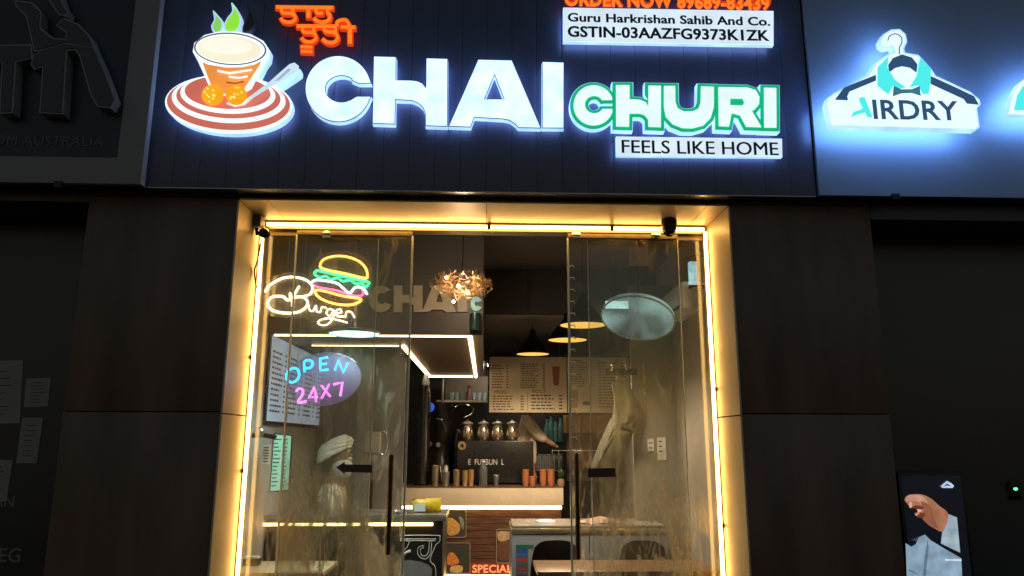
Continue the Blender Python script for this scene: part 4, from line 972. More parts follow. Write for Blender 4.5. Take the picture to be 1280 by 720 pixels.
# plant jar
pj = thing('plant_jar', 'small glass jar with green leaves at the counter end', 'plant', (at(701, 600, YV).x, YV, mz)); x = at(701, 600, YV).x
build('jar', MB().lathe([(0, 0), (.04, 0), (.045, .05), (.035, .08), (.0, .08)], (x, YV, mz), 14), mat('jar_brown', (.25, .17, .10), .3), pj, smooth=True)
rg = random.Random(4)
for k in range(16):
    a = rg.uniform(0, 6.28); q = Vector((x, YV, mz+.08)); tip = q+Vector((math.cos(a)*.05, math.sin(a)*.05, rg.uniform(.05, .13))); mid = (q+tip)/2; s_ = Vector((-math.sin(a), math.cos(a), 0))*.014
    build('leaf', MB().add([q, mid+s_, tip, mid-s_], [(0, 1, 2, 3)]), mat('leaf_green', (.06, .13, .03), .5, var=.3), pj)
# rack of glasses behind
YRk = 4.9; rk = thing('glass_rack', 'wire rack of upside down glasses behind the clay cups', 'rack', (at(686, 600, YRk).x, YRk, mz))
a, b = at(670, 568, YRk), at(704, 588, YRk)
for z in (a.z, b.z): build('rail', MB().tube([(a.x, YRk, z), (b.x, YRk, z)], .006, 6), m_chrome, rk)
for k in range(6):
    x = a.x+(b.x-a.x)*(k+.5)/6
    build('upright', MB().tube([(x-.03, YRk, mz), (x-.03, YRk, a.z)], .004, 5), m_chrome, rk)
    build('glass', MB().lathe([(.026, 0), (.03, .02), (.03, .15), (.024, .17), (0, .17)], (x, YRk+.03, b.z+.01), 12), mat('dark_glass', (.10, .11, .11), .12, var=.1), rk, smooth=True)
# tray shelf
sx = at(690, 563, 4.55); tsh = thing('wire_shelf', 'thin bright metal shelf beside the menu board', 'shelf', (sx.x, 4.55, sx.z))
build('plate', MB().box((sx.x, 4.5, sx.z-.006), (sx.x+.55, 4.75, sx.z+.004)), m_chrome, tsh)
build('lip', MB().box((sx.x-.006, 4.5, sx.z-.05), (sx.x+.002, 4.52, sx.z+.02)), m_chrome, tsh)
for x in (sx.x+.1, sx.x+.5): build('leg', MB().tube([(x, 4.73, sx.z), (x, 4.73, mz)], .008, 6), m_chrome, tsh)
# tall black dispenser and grinder at the left
def dispenser():
    Y = 4.5; c_ = at(527, 600, Y); t = thing('hot_water_dispenser', 'tall black dispenser with a pale lit head left of the machine', 'dispenser', (c_.x, Y, mz))
    zt_ = at(527, 482, Y).z
    build('column', MB().lathe([(0, 0), (.09, 0), (.10, .02), (.085, .05), (.085, (zt_-mz)*.93), (.06, zt_-mz), (0, zt_-mz)], (c_.x, Y, mz), 20), m_blackmetal, t, smooth=True)
    build('head', MB().lathe([(0, 0), (.045, 0), (.05, .03), (.03, .12), (.02, .14), (0, .14)], (c_.x+.02, Y, zt_), 16), mat('head_grey', (.38, .44, .52), .25), t, smooth=True)
    build('pipe', MB().tube([(c_.x+.05, Y-.1, mz), (c_.x+.05, Y-.1, zt_-.05)], .008, 6), m_chrome, t, smooth=True)
    Y2 = 4.8; c2_ = at(541, 600, Y2); zz2 = at(541, 505, Y2).z
    t2 = thing('coffee_grinder', 'dark coffee grinder with a blue lit dial behind the dispenser', 'grinder', (c2_.x, Y2, mz))
    build('body', MB().lathe([(0, 0), (.13, 0), (.13, .28), (.11, .32), (.12, .5), (.16, .62), (.15, zz2-mz), (0, zz2-mz)], (c2_.x+.08, Y2, mz), 20), m_blackmetal, t2, smooth=True)
    d_ = at(537, 509, Y2-.16); build('dial', MB().lathe([(0, 0), (.06, 0), (.055, .02), (0, .025)], d_, 18, (0.1, -1, 0)), emit('dial_blue', (.03, .10, .45), .9), t2)
    h_ = [at(x, y, Y2-.15) for x, y in ((546, 523), (552, 525), (556, 532), (557, 540))]
    build('arm', MB().tube(cat_rom(h_), .012, 6), m_chrome, t2, smooth=True)
    for q in ((537, 555), (548, 556)):
        p_ = at(q[0], q[1], Y2-.14); build('knob', MB().lathe([(0, 0), (.03, 0), (.028, .03), (0, .032)], p_, 14, (0, -1, 0)), m_steel, t2, smooth=True)
dispenser()
# back shelf with glassware and wire hoop
Yw = 5.6; a, b = at(555, 500, Yw), at(610, 500, Yw)
bs = thing('back_shelf', 'pale wall shelf with cool lit back behind the pots', 'shelf', (a.x, Yw, a.z))
build('board', MB().box((a.x-.1, Yw, a.z-.03), (b.x+.2, Yw+.3, a.z)), m_steel, bs)
build('back_panel', MB().box((a.x, Yw+.29, a.z), (b.x+.2, Yw+.30, at(580, 468, Yw).z)), mat('beige_panel', (.30, .25, .2), .5), bs)
build('post', MB().tube([(a.x-.02, Yw, mz), (a.x-.02, Yw, at(556, 468, Yw).z)], .02, 8), m_steel, bs)
for k in range(7):
    x = a.x+.1+k*.075
    o = thing('glass_tumbler', ('first', 'second', 'third', 'fourth', 'fifth', 'sixth', 'last')[k]+' from left of the glass tumblers on the back shelf', 'glass', (x, Yw+.12, a.z), 'glasses on the back shelf')
    build('wall', MB().lathe([(.024, 0), (.032, .11), (.029, .11), (.021, .006), (0, .006)], (x, Yw+.12, a.z), 12), mat('shelf_glass', (.45, .62, .68), .1, var=.2), o, smooth=True)
    build('base', MB().lathe([(0, 0), (.0235, 0), (.0235, .005), (0, .005)], (x, Yw+.12, a.z), 12), mat('shelf_glass', (.45, .62, .68), .1), o)
bx_ = at(586, 500, Yw); o = thing('sauce_bottle', 'short reddish bottle among the shelf glasses', 'bottle', (bx_.x, Yw+.05, a.z))
build('body', MB().lathe([(0, 0), (.04, 0), (.04, .1), (.02, .14), (.02, .17), (0, .17)], (bx_.x, Yw+.05, a.z), 14), mat('bottle_red', (.22, .10, .08), .3), o, smooth=True)
build('cap', MB().lathe([(.024, .17), (.024, .20), (0, .20)], (bx_.x, Yw+.05, a.z), 12), m_dark, o)
hp_ = [at(540+x/6, 490+y/6, 4.9) for x, y in ((150, 200), (152, 150), (185, 105), (245, 92), (300, 112), (310, 140), (290, 170), (240, 192))]
wh = thing('wire_whisk', 'bright wire hoop handle above the leftmost pot', 'hoop', hp_[0])
build('hoop', MB().tube(cat_rom(hp_), .007, 6), m_chrome, wh, smooth=True)
build('stand', MB().lathe([(0, 0), (.09, 0), (.1, .3), (.085, .58), (.03, .66), (0, .66)], (hp_[0].x+.06, 4.95, mz), 16), m_blackmetal, wh, smooth=True)

# ================================================================ HANGING MENU BOARD
YMB = 4.42
mq = [(612, 445.5), (790, 445), (791, 515), (613, 516.5)]
q0, q1 = at(612, 446, YMB), at(788, 516, YMB)
mbd = thing('menu_board', 'wide cream menu board hung over the service counter', 'menu board', ((q0.x+q1.x)/2, YMB, q1.z))
build('frame', MB().box((q0.x-.02, YMB+.004, q1.z-.03), (q1.x+.02, YMB+.03, q0.z+.03)), m_blackmetal, mbd)
m_cream = mat('menu_cream', (.56, .47, .33), .5, var=.06, scale=4)
xm = at(709, 480, YMB).x
def crop(x0, x1): return MB().box((x0, YMB-.004, q1.z), (x1, YMB+.0035, q0.z))
sA = build('sheet', crop(q0.x, xm-.006), m_cream, mbd); sB = build('sheet', crop(xm+.006, q1.x), m_cream, mbd)
yt_ = YMB-.0046
def put_bars(par, u0, u1, v0, v1, rows, cols=1):
    mb = MB()
    for a, b, c, d in bars(u0, u1, v0, v1, rows, rngm, cols): mb.quad((a, yt_, c), (b, yt_, c), (b, yt_, d), (a, yt_, d))
    o = build('print', mb, m_ink, par); o['kind'] = 'stuff'
def W_(px, py): return at(px, py, yt_)
put_bars(sA, W_(615, 485).x, W_(637, 485).x, W_(700, 486).z, W_(700, 456).z, 9); put_bars(sA, W_(652, 485).x, W_(684, 485).x, W_(700, 486).z, W_(700, 454).z, 11)
put_bars(sA, W_(616, 485).x, W_(658, 485).x, W_(700, 513.5).z, W_(700, 494).z, 6); put_bars(sA, W_(664, 485).x, W_(706, 485).x, W_(700, 513).z, W_(700, 492.5).z, 5)
put_bars(sB, W_(714, 485).x, W_(742, 485).x, W_(700, 484).z, W_(700, 449).z, 12); put_bars(sB, W_(748, 485).x, W_(784, 485).x, W_(700, 510).z, W_(700, 452).z, 16)
build('heading', text_px('FRIES', 618, 633.5, 488, 492, yt_+.0002, .0006, .0), m_ink, sA)
build('heading', text_px('ROLLS', 665.5, 682, 487, 490.8, yt_+.0002, .0006, .0), m_ink, sA)
build('divider', MB().box((W_(659, 485).x, yt_-.0005, W_(700, 514).z), (W_(660, 485).x, yt_, W_(700, 489).z)).box((W_(650.5, 485).x, yt_-.0005, W_(700, 486).z), (W_(651.3, 485).x, yt_, W_(700, 453).z)), mat('menu_rule', (.35, .28, .18), .5), sA)
build('drink_picture', shape([px_poly([(690, 458), (700, 458), (698.5, 482), (692, 482)], yt_)], yt_, yt_-.0006), mat('drink_red', (.30, .09, .05), .4, var=.3, scale=40), sA)
build('bowl_picture', shape([px_poly(ell(733, 504, 5, 2.6), yt_)], yt_, yt_-.0006), mat('bowl_dark', (.08, .06, .05), .4), sB)
build('glass_picture', shape([px_poly([(714, 488), (723, 488), (722, 510), (715, 510)], yt_)], yt_, yt_-.0006), mat('glass_tan', (.34, .22, .12), .4), sB)
for px in (640, 740):
    x = at(px, 440, YMB).x; build('hanger', MB().tube([(x, YMB+.015, q0.z+.03), (x, YMB+.015, ZBH+.01)], .004, 5), m_blackmetal, mbd)
# light wood wall cabinet to the right
YC_ = 5.0; a, b = at(708, 513, YC_), at(800, 541, YC_)
wc = thing('wall_cabinet', 'pale orange wood cabinet below the menu board', 'cabinet', ((a.x+b.x)/2, YC_, b.z))
m_pine = wood('pine', (.42, .22, .08, 1), (.60, .36, .15, 1), .5, (14, 1, 1.5))
build('carcass', MB().box((a.x, YC_+.022, b.z), (b.x, YC_+.4, a.z)), m_pine, wc)
nd = 5; dw = (b.x-a.x)/nd
for k in range(nd): build('door', MB().box((a.x+k*dw+.004, YC_, b.z+.003), (a.x+(k+1)*dw-.004, YC_+.02, a.z-.003)), m_pine, wc)
build('bracket', MB().box((a.x, YC_+.02, b.z-.6), (b.x, YC_+.04, b.z-.003)), wood('dark_wood', (.05, .02, .012, 1), (.12, .05, .03, 1), .5), wc)
# teal bottles behind the server
for k, (px, pyt) in enumerate(((684, 524), (689, 520), (695, 526), (701, 522))):
    Y = 5.7; c_ = at(px, 552, Y)
    o = thing('teal_bottle', ('first', 'second', 'third', 'fourth')[k]+' from left of the teal bottles behind the server', 'bottle', c_, 'teal bottles at the back')
    h = at(px, pyt, Y).z-c_.z
    build('body', MB().lathe([(0, 0), (.045, 0), (.045, h*.6), (.02, h*.8), (.02, h), (0, h)], c_, 12), mat('teal_glass', (.12, .26, .28), .2, var=.4, scale=20), o, smooth=True)
    build('cap', MB().lathe([(.023, h), (.023, h+.03), (0, h+.03)], c_, 10), m_dark, o)
c_ = at(692, 553, 5.7); o = thing('bottle_shelf', 'dark narrow shelf carrying the teal bottles', 'shelf', c_)
build('board', MB().box((c_.x-.35, 5.6, c_.z-.03), (c_.x+.4, 5.85, c_.z+.001-.004)), m_dark, o); build('support', MB().box((c_.x-.3, 5.62, .0), (c_.x-.26, 5.8, c_.z-.03)).box((c_.x+.3, 5.62, .0), (c_.x+.34, 5.8, c_.z-.03)), m_dark, o)

# ================================================================ FREEZER, TABLES, CHAIRS
YFz = 1.95
fx0, fx1 = at(639.5, 690, YFz).x, at(834, 690, YFz).x; fz = at(700, 657, YFz).z
fz_ = thing('chest_freezer', 'grey chest freezer with stickers and metal rim before the counter', 'freezer', ((fx0+fx1)/2, YFz, 0))
m_frz = mat('freezer_grey', (.24, .26, .28), .4, var=.08, scale=3)
build('body', MB().box((fx0, YFz, .06), (fx1, YFz+.6, fz-.07)), m_frz, fz_, bevel=.01)
build('rim', MB().box((fx0-.004, YFz-.008, fz-.068), (fx1+.004, YFz+.608, fz-.022)), mat('rim_gold', (.62, .52, .36), .22, .9), fz_, bevel=.006)
build('lid', MB().box((fx0+.01, YFz+.02, fz-.02), (fx1-.01, YFz+.58, fz)), mat('lid_grey', (.30, .28, .25), .25), fz_, bevel=.006)
for x in (fx0+.08, fx1-.08): build('caster', MB().lathe([(0, -.02), (.03, -.02), (.03, .02), (0, .02)], (x, YFz+.1, .03), 12, (1, 0, 0)), m_dark, fz_)
build('seam', MB().box(((fx0+fx1)/2-.004, YFz-.002, .1), ((fx0+fx1)/2+.004, YFz, fz-.08)), m_dark, fz_)
build('handle', MB().lathe([(0, 0), (.09, 0), (.085, .02), (.05, .028), (0, .03)], (at(682, 655, YFz+.2).x, YFz+.2, fz), 20), m_white, fz_, smooth=True)
scol = [(.02, .16, .10), (.03, .10, .32), (.05, .14, .36), (.42, .06, .04), (.10, .11, .16), (.30, .06, .05), (.12, .12, .2), (.2, .05, .05)]
for k, c_ in enumerate(scol):
    a = at(645, 681+k*5.4, YFz); b = at(660 if k else 667, 685.6+k*5.4, YFz)
    build('sticker', MB().box((a.x, YFz-.003, b.z), (b.x, YFz-.0005, a.z)), mat('sticker_%d' % k, (*c_, 1), .4, var=.3, scale=40), fz_)
cl_ = at(748, 655, YFz+.2); 
mbk = MB(); g_ = []; rg = random.Random(2)
for j in range(5):
    for i in range(9): g_.append((cl_.x-.17+i*.045, YFz+.08+j*.06, fz+.003+.05*math.sin(math.pi*i/8)*math.sin(math.pi*j/4)+rg.uniform(0, .012)))
mbk.add(g_, [(j*9+i, j*9+i+1, j*9+i+10, j*9+i+9) for j in range(4) for i in range(8)])
mbk.add([(v[0], v[1], fz+.0015) for v in (g_[0], g_[8], g_[44], g_[36])], [(3, 2, 1, 0)])
tag(build('folded_cloth', mbk, mat('cloth_pink', (.48, .30, .24), .8, var=.3, scale=14), loc=(cl_.x, YFz+.2, fz), smooth=True), 'crumpled reddish cloth lying on the chest freezer', 'cloth')
def chair(label, px, Y, rz, topz):
    x = at(px, 690, Y).x; L = Vector((x, Y, 0)); t = thing('dining_chair', label, 'chair', L, 'chairs at the tables')
    rot = Matrix.Rotation(rz, 3, 'Z'); P = lambda a, b, c: L+rot @ Vector((a, b, c))
    # curved shell back
    vs = []; nu, nv = 10, 5
    for s_ in (0, .018):
        for j in range(nv+1):
            for i in range(nu+1):
                u = i/nu*2-1; v = j/nv; wd = .20*(1-.14*v**2)*(1 if v < .95 else .96)
                vs.append(P(u*wd, -.02+s_-.06*(1-u*u)*-1*.6-.05*v, .44+v*(topz-.44)-.05*(abs(u)**4)*v))
    n1 = (nu+1)*(nv+1); fs = []
    for j in range(nv):
        for i in range(nu):
            q = j*(nu+1)+i; fs.append((q, q+1, q+nu+2, q+nu+1)); fs.append((n1+q, n1+q+nu+1, n1+q+nu+2, n1+q+1))
    for i in range(nu): fs.append((i, n1+i, n1+i+1, i+1)); q = nv*(nu+1)+i; fs.append((q, q+1, n1+q+1, n1+q))
    for j in range(nv):
        q = j*(nu+1); fs.append((q, q+nu+1, n1+q+nu+1, n1+q)); q += nu; fs.append((q, n1+q, n1+q+nu+1, q+nu+1))
    build('backrest', MB().add(vs, fs), mat('chair_black', (.016, .016, .018), .35, var=.15), t, smooth=True)
    build('seat', MB().box((-.21+x, Y-.44, .42), (.21+x, Y+.02, .45)), MATS['chair_black'], t, bevel=.012)
    for sx_ in (-.18, .18):
        for sy in (-.40, -.02): build('leg', MB().tube([(x+sx_, Y+sy, .42), (x+sx_*1.1, Y+sy*1.04, 0)], .014, 8), m_blackmetal, t, smooth=True)
chair('black moulded chair behind the right door handle', 694, 1.42, 0, at(694, 674.5, 1.42).z)
chair('black moulded chair at the right end of the table', 802, 1.42, 0, at(802, 675, 1.42).z)
def table(label, x0, x1, y0, y1, z, m):
    t = thing('cafe_table', label, 'table', ((x0+x1)/2, (y0+y1)/2, 0), 'cafe tables by the glass')
    build('top', MB().box((x0, y0, z-.03), (x1, y1, z)), m, t, bevel=.004)
    for sx_ in (x0+.06, x1-.06):
        for sy in (y0+.06, y1-.06): build('leg', MB().box((sx_-.02, sy-.02, 0), (sx_+.02, sy+.02, z-.031)), m_blackmetal, t)
    return t
m_tt = wood('table_wood', (.16, .085, .04, 1), (.26, .15, .07, 1), .3, (1.5, 12, 1))
zt_ = .68; tx0 = atz(668, 705, zt_).x
table('brown wooden table inside the right glass', tx0, 1.62, .64, 1.14, zt_, m_tt)
table('pale topped table inside the left glass', atz(308, 706, zt_).x, atz(415, 707, zt_).x, .64, 1.14, zt_, mat('pale_top', (.55, .42, .26), .3, var=.12))
c_ = atz(309, 704, zt_); nk = thing('napkin_holder', 'dark napkin holder on the pale left table', 'holder', (c_.x+.06, .95, zt_))
build('body', MB().box((c_.x, .90, zt_), (c_.x+.12, .98, zt_+.05)), m_blackmetal, nk, bevel=.01); build('napkins', MB().box((c_.x+.01, .915, zt_+.05), (c_.x+.11, .965, zt_+.062)), m_white, nk)

# ================================================================ RIGHT SIDE FITTINGS
# wall air conditioner and big round glowing disc under the bulkhead
acx = at(860, 390, 2.2); ac = thing('air_conditioner', 'white wall air conditioner in the upper right corner', 'air conditioner', (XRW, 1.6, acx.z))
za0, za1 = at(870, 408, 2.2).z, at(850, 378, 2.2).z
build('body', MB().box((XRW-.19, 1.25, za0), (XRW-.002, 1.95, za1)), mat('ac_white', (.70, .74, .74), .35, var=.04), ac, bevel=.02)
build('louvre', MB().box((XRW-.192, 1.3, za0+.02), (XRW-.1905, 1.9, za0+.05)), m_dark, ac)
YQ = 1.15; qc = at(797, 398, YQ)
bl = thing('glow_disc', 'large pale tilted disc with cool glow like a soft reflection at upper right', 'lamp', qc)
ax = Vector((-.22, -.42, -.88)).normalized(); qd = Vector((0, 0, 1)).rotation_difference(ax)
m_dl = emit('disc_glow_cool', (.30, .46, .45), .75, .5, 3.5)
_N = m_dl.node_tree.nodes; _L = m_dl.node_tree.links           # half see-through glow, so the disc reads as a soft reflection
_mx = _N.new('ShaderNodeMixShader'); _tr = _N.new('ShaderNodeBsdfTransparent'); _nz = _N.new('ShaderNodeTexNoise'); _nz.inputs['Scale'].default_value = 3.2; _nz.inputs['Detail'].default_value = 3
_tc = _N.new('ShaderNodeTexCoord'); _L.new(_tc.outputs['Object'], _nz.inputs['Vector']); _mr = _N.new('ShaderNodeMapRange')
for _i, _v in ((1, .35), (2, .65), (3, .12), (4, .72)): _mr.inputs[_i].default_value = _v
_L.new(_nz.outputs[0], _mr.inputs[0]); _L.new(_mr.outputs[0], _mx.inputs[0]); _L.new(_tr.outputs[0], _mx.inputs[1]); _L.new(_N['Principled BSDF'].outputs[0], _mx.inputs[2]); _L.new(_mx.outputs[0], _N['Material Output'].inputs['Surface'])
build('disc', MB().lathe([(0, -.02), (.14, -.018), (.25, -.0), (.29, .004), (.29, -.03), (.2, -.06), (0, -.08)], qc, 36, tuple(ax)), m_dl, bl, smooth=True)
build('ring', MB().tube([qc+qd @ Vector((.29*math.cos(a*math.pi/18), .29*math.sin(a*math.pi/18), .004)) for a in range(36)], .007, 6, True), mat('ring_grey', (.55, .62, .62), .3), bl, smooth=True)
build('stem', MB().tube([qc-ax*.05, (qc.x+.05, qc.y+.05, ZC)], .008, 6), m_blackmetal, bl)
# reflective white ceiling cove beside it
cv = at(830, 381, 2.4); co = thing('cove_panel', 'bright white cove panel above the glowing disc', 'light panel', cv)
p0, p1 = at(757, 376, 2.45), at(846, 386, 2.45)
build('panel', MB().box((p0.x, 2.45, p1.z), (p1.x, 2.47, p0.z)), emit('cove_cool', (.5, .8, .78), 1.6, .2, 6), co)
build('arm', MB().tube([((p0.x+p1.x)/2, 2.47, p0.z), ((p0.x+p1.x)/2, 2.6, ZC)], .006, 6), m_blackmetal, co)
# small cool glowing box standing in for a lamp's reflection
c_ = at(867, 340, 1.2); refl_box = thing('lamp_reflection_box', 'small cool glowing box standing for a lamp reflection near the right frame', 'lamp', (c_.x, 1.2, c_.z))
build('box', MB().box((c_.x-.03, 1.2, c_.z-.10), (c_.x+.03, 1.26, c_.z+.09)), emit('lamp_reflection_cool', (.42, .72, .76), .8, .3, 20), refl_box, bevel=.006)
build('plug', MB().tube([(c_.x, 1.23, c_.z+.09), (c_.x-.02, 1.23, c_.z+.14), (XRW, 1.25, c_.z+.16)], .006, 6), m_steel, refl_box)
pw_ = at(866, 362, 1.2); build('bracket', MB().box((c_.x-.035, 1.21, c_.z-.13), (XRW-.001, 1.25, c_.z-.105)), m_blackmetal, refl_box)
# beige card standing in for a reflection, wall papers, gold strip
c_ = at(797, 319, .75); tg = thing('reflection_card', 'small beige card standing for a reflection high in the right glass', 'tag', (c_.x, .75, c_.z))
build('card', shape([px_poly(((787, 308), (803, 308), (810, 302), (811, 332), (786, 332)), .75)], .75, .752), mat('reflection_beige', (.75, .62, .38), .7), tg); build('string', MB().tube([(c_.x, .751, at(797, 306, .75).z), (c_.x, .751, PZ+.1)], .0015, 4), m_steel, tg)
for q, lb in ((((809, 549), (817, 548), (817.5, 563), (810, 564)), 'small framed paper on the right wall'), (((821, 547), (832, 546.5), (833, 575), (822, 575)), 'taller cream paper sheet on the right wall')):
    Y = 2.35; t = thing('wall_paper_sheet', lb, 'notice', at(*q[3], Y)); pp = [px_poly(q, Y)]
    build('sheet', shape(pp, Y, Y-.003), m_white, t); mb = MB()
    a = at(q[0][0]+2, q[0][1]+4, Y-.0035)
    for r_ in range(3): mb.box((a.x, Y-.0042, a.z-r_*.045-.01), (a.x+.035, Y-.0034, a.z-r_*.045))
    build('print', mb, m_ink, t)['kind'] = 'stuff'
# partition the papers hang on
ptn = thing('partition', 'grey brown partition wall right of the service area', 'partition', (at(830, 600, 2.36).x, 2.36, 0))
pa, pb = at(790, 500, 2.36), at(880, 500, 2.36)
build('panel', MB().box((pa.x, 2.356, 0), (XRW-.001, 2.40, ZBH+.2)), mat('partition_grey', (.27, .25, .22), .5, var=.15, scale=3), ptn)
build('gold_strip', MB().box((at(804, 480, 2.35).x, 2.345, at(804, 515, 2.35).z), (at(806.5, 480, 2.35).x, 2.3555, at(804, 455, 2.35).z)), mat('gold_trim', (.60, .40, .14), .25, .8), ptn)
# olive cloth hanging from hooks
hk_ = at(774, 463, 2.2); hc = thing('hanging_jacket', 'olive garment hanging from chrome hooks behind the right glass', 'garment', (hk_.x, 2.2, hk_.z))
out = [(766, 478), (784, 480), (797, 505), (796, 525), (790, 545), (783, 565), (770, 585), (752, 592), (740, 588), (748, 570), (758, 548), (766, 520), (768, 498)]
inn = px_poly(out, 2.2, True)
bm = MB(); n = len(inn); cx_, cz_ = sum(p[0] for p in inn)/n, sum(p[1] for p in inn)/n
rings = []
for s_ in (1, .75, .45, .15):
    for k, (x, z) in enumerate(inn):
        rings.append((cx_+(x-cx_)*s_, 2.2-.07*(1-s_**2)**.5-.014*math.sin(k*.55+s_*5)*(s_ < 1), cz_+(z-cz_)*s_))
fs = [(r_*n+k, r_*n+(k+1) % n, (r_+1)*n+(k+1) % n, (r_+1)*n+k) for r_ in range(3) for k in range(n)]+[tuple(3*n+k for k in range(n))]
back = [(x, 2.225, z) for x, _, z in rings[:n]]
bm.add(rings+back, fs+[(4*n+k, 4*n+(k+1) % n, (k+1) % n, k) for k in range(n)]+[tuple(reversed(range(4*n, 5*n)))])
build('body', bm, mat('olive_cloth', (.11, .095, .045), .85, var=.35, scale=12, bump=.3), hc, smooth=True)
build('strap', shape([px_poly([(777, 528), (796, 536), (795, 541), (776, 533)], 2.12)], 2.12, 2.11), mat('dark_strap', (.04, .035, .025), .7), hc)
build('lace', shape([px_poly([(764, 522), (768, 530), (750, 575), (742, 586), (739, 580), (750, 552)], 2.15)], 2.145, 2.135), mat('lace_white', (.26, .25, .21), .8, var=.6, scale=90, bump=.5), hc)
build('collar', MB().ball(at(777, 474, 2.20), .05, sc=(1.1, .5, .75)), mat('rust_cloth', (.20, .11, .06), .7, var=.3, scale=20), hc, smooth=True)
for px in (765.5, 783):
    a = at(px, 462, 2.18); build('hook', MB().tube([(a.x, 2.355, a.z), (a.x, 2.2, a.z), (a.x, 2.17, a.z+.03)], .010, 8), m_chrome, hc, smooth=True); build('knob', MB().ball((a.x, 2.165, a.z+.035), .016), m_chrome, hc, smooth=True)
build('rail', MB().box((at(764, 470, 2.2).x-.03, 2.33, hk_.z-.03), (at(800, 470, 2.2).x, 2.354, hk_.z+.03)), m_blackmetal, hc)
# round beige thing and grey unit beside the till man
c_ = at(466, 553, 2.6); fn = thing('wall_fan', 'beige squarish wall fan behind the left door edge', 'fan', (c_.x, 2.6, c_.z))
build('housing', MB().box(*bx(c_.x, 2.6, c_.z, .15, .1, .20)), mat('fan_beige', (.34, .27, .19), .5), fn, bevel=.02)
build('cage', MB().tube([(c_.x+.10+.05*math.cos(a*math.pi/8), 2.56, c_.z+.11*math.sin(a*math.pi/8)) for a in range(16)], .005, 5, True), m_chrome, fn, smooth=True)
build('pole', MB().tube([(c_.x, 2.62, 0), (c_.x, 2.62, c_.z-.1)], .018, 8), m_blackmetal, fn, smooth=True)
c_ = at(455, 520, 2.9); pil = thing('pillar', 'grey brown square pillar behind the till', 'pillar', (c_.x, 2.9, 0))
build('shaft', MB().box((c_.x-.07, 2.9, 0), (c_.x+.07, 3.04, ZS)), mat('pillar_grey', (.26, .23, .19), .5, var=.15), pil); build('base', MB().box((c_.x-.085, 2.885, 0), (c_.x+.085, 3.055, .1)), m_dark, pil)
pt2 = thing('partition', 'dark panel wall behind the till man', 'partition', (at(430, 600, 3.2).x, 3.2, 0))
build('panel', MB().box((XLW+.002, 3.2, 0), (at(506, 500, 3.2).x, 3.24, ZS+.6)), mat('till_back', (.21, .19, .165), .5, var=.2, scale=3), pt2)

# ================================================================ PEOPLE
def skin_body(name, joints, edges, m, parent, root, sub=2):
    me = bpy.data.meshes.new(name); names = list(joints); o0 = ORG[parent.name]
    me.from_pydata([tuple(Vector(joints[k][0])-o0) for k in names], [(names.index(a), names.index(b)) for a, b in edges], [])
    o = bpy.data.objects.new(name, me); COL.objects.link(o)
    md = o.modifiers.new('skin', 'SKIN'); md.use_smooth_shade = True; sv = me.skin_vertices[0].data
    for i, k in enumerate(names):
        r = joints[k][1]; sv[i].radius = r if isinstance(r, tuple) else (r, r); sv[i].use_root = (k == root)
    s2 = o.modifiers.new('sub', 'SUBSURF'); s2.levels = sub; s2.render_levels = sub
    dg = bpy.context.evaluated_depsgraph_get(); nm = bpy.data.meshes.new_from_object(o.evaluated_get(dg))
    bpy.data.objects.remove(o); nm.name = name; nm.shade_smooth(); nm.materials.clear(); nm.materials.append(m)
    ob = bpy.data.objects.new(name, nm); COL.objects.link(ob); ob.parent = parent; ORG[ob.name] = o0; return ob
m_skin = mat('skin_brown', (.27, .14, .08), .5, var=.08); m_skin2 = mat('skin_tan', (.36, .20, .12), .5, var=.08)
# --- man at the till, in profile facing right
YP = 2.30
hc_ = at(424, 574, YP); ttop = at(420, 543, YP).z
man = thing('person', 'person with cream turban and white beard in profile behind the till', 'person', (hc_.x-.02, YP, 0))
x, z = hc_.x, hc_.z
J = {'pel': ((x-.03, YP, .78), .14), 'sp': ((x-.05, YP, 1.0), .135), 'ch': ((x-.06, YP, z-.32), (.15, .13)), 'nk': ((x-.045, YP, z-.17), .062), 'jaw': ((x+.01, YP, z-.03), .075), 'hd': ((x-.005, YP, z+.07), .098), 'tp': ((x-.015, YP, z+.15), .075),
     'ns': ((x+.088, YP, z+.045), .016), 'ns2': ((x+.118, YP, z+.028), .012),
     'sl': ((x-.06, YP-.18, z-.30), .06), 'el': ((x+.0, YP-.24, z-.56), .045), 'wl': ((x+.2, YP-.22, z-.62), .03), 'sr': ((x-.06, YP+.18, z-.30), .06), 'er': ((x+.0, YP+.24, z-.56), .045), 'wr': ((x+.2, YP+.22, z-.62), .03),
     'hl': ((x-.02, YP-.1, .70), .10), 'kl': ((x+.0, YP-.1, .40), .07), 'fl': ((x-.02, YP-.1, .06), .045), 'tl': ((x+.12, YP-.1, .03), .03), 'hr': ((x-.02, YP+.1, .70), .10), 'kr': ((x+.0, YP+.1, .40), .07), 'fr': ((x-.02, YP+.1, .06), .045), 'tr': ((x+.12, YP+.1, .03), .03)}
for s_, yy in (('l', YP-.22), ('r', YP+.22)):
    J['p'+s_] = ((x+.25, yy, z-.625), (.02, .035))
    for k in range(4): J['f%s%d' % (s_, k)] = ((x+.34-.01*abs(k-1), yy-.028+k*.018, z-.635), .009)
    J['th'+s_] = ((x+.28, yy+(.05 if s_ == 'l' else -.05), z-.62), .010)
Ed = [('pel', 'sp'), ('sp', 'ch'), ('ch', 'nk'), ('nk', 'jaw'), ('jaw', 'hd'), ('hd', 'tp'), ('hd', 'ns'), ('ns', 'ns2'), ('ch', 'sl'), ('sl', 'el'), ('el', 'wl'), ('wl', 'pl'), ('ch', 'sr'), ('sr', 'er'), ('er', 'wr'), ('wr', 'pr'), ('pel', 'hl'), ('hl', 'kl'), ('kl', 'fl'), ('fl', 'tl'), ('pel', 'hr'), ('hr', 'kr'), ('kr', 'fr'), ('fr', 'tr')]
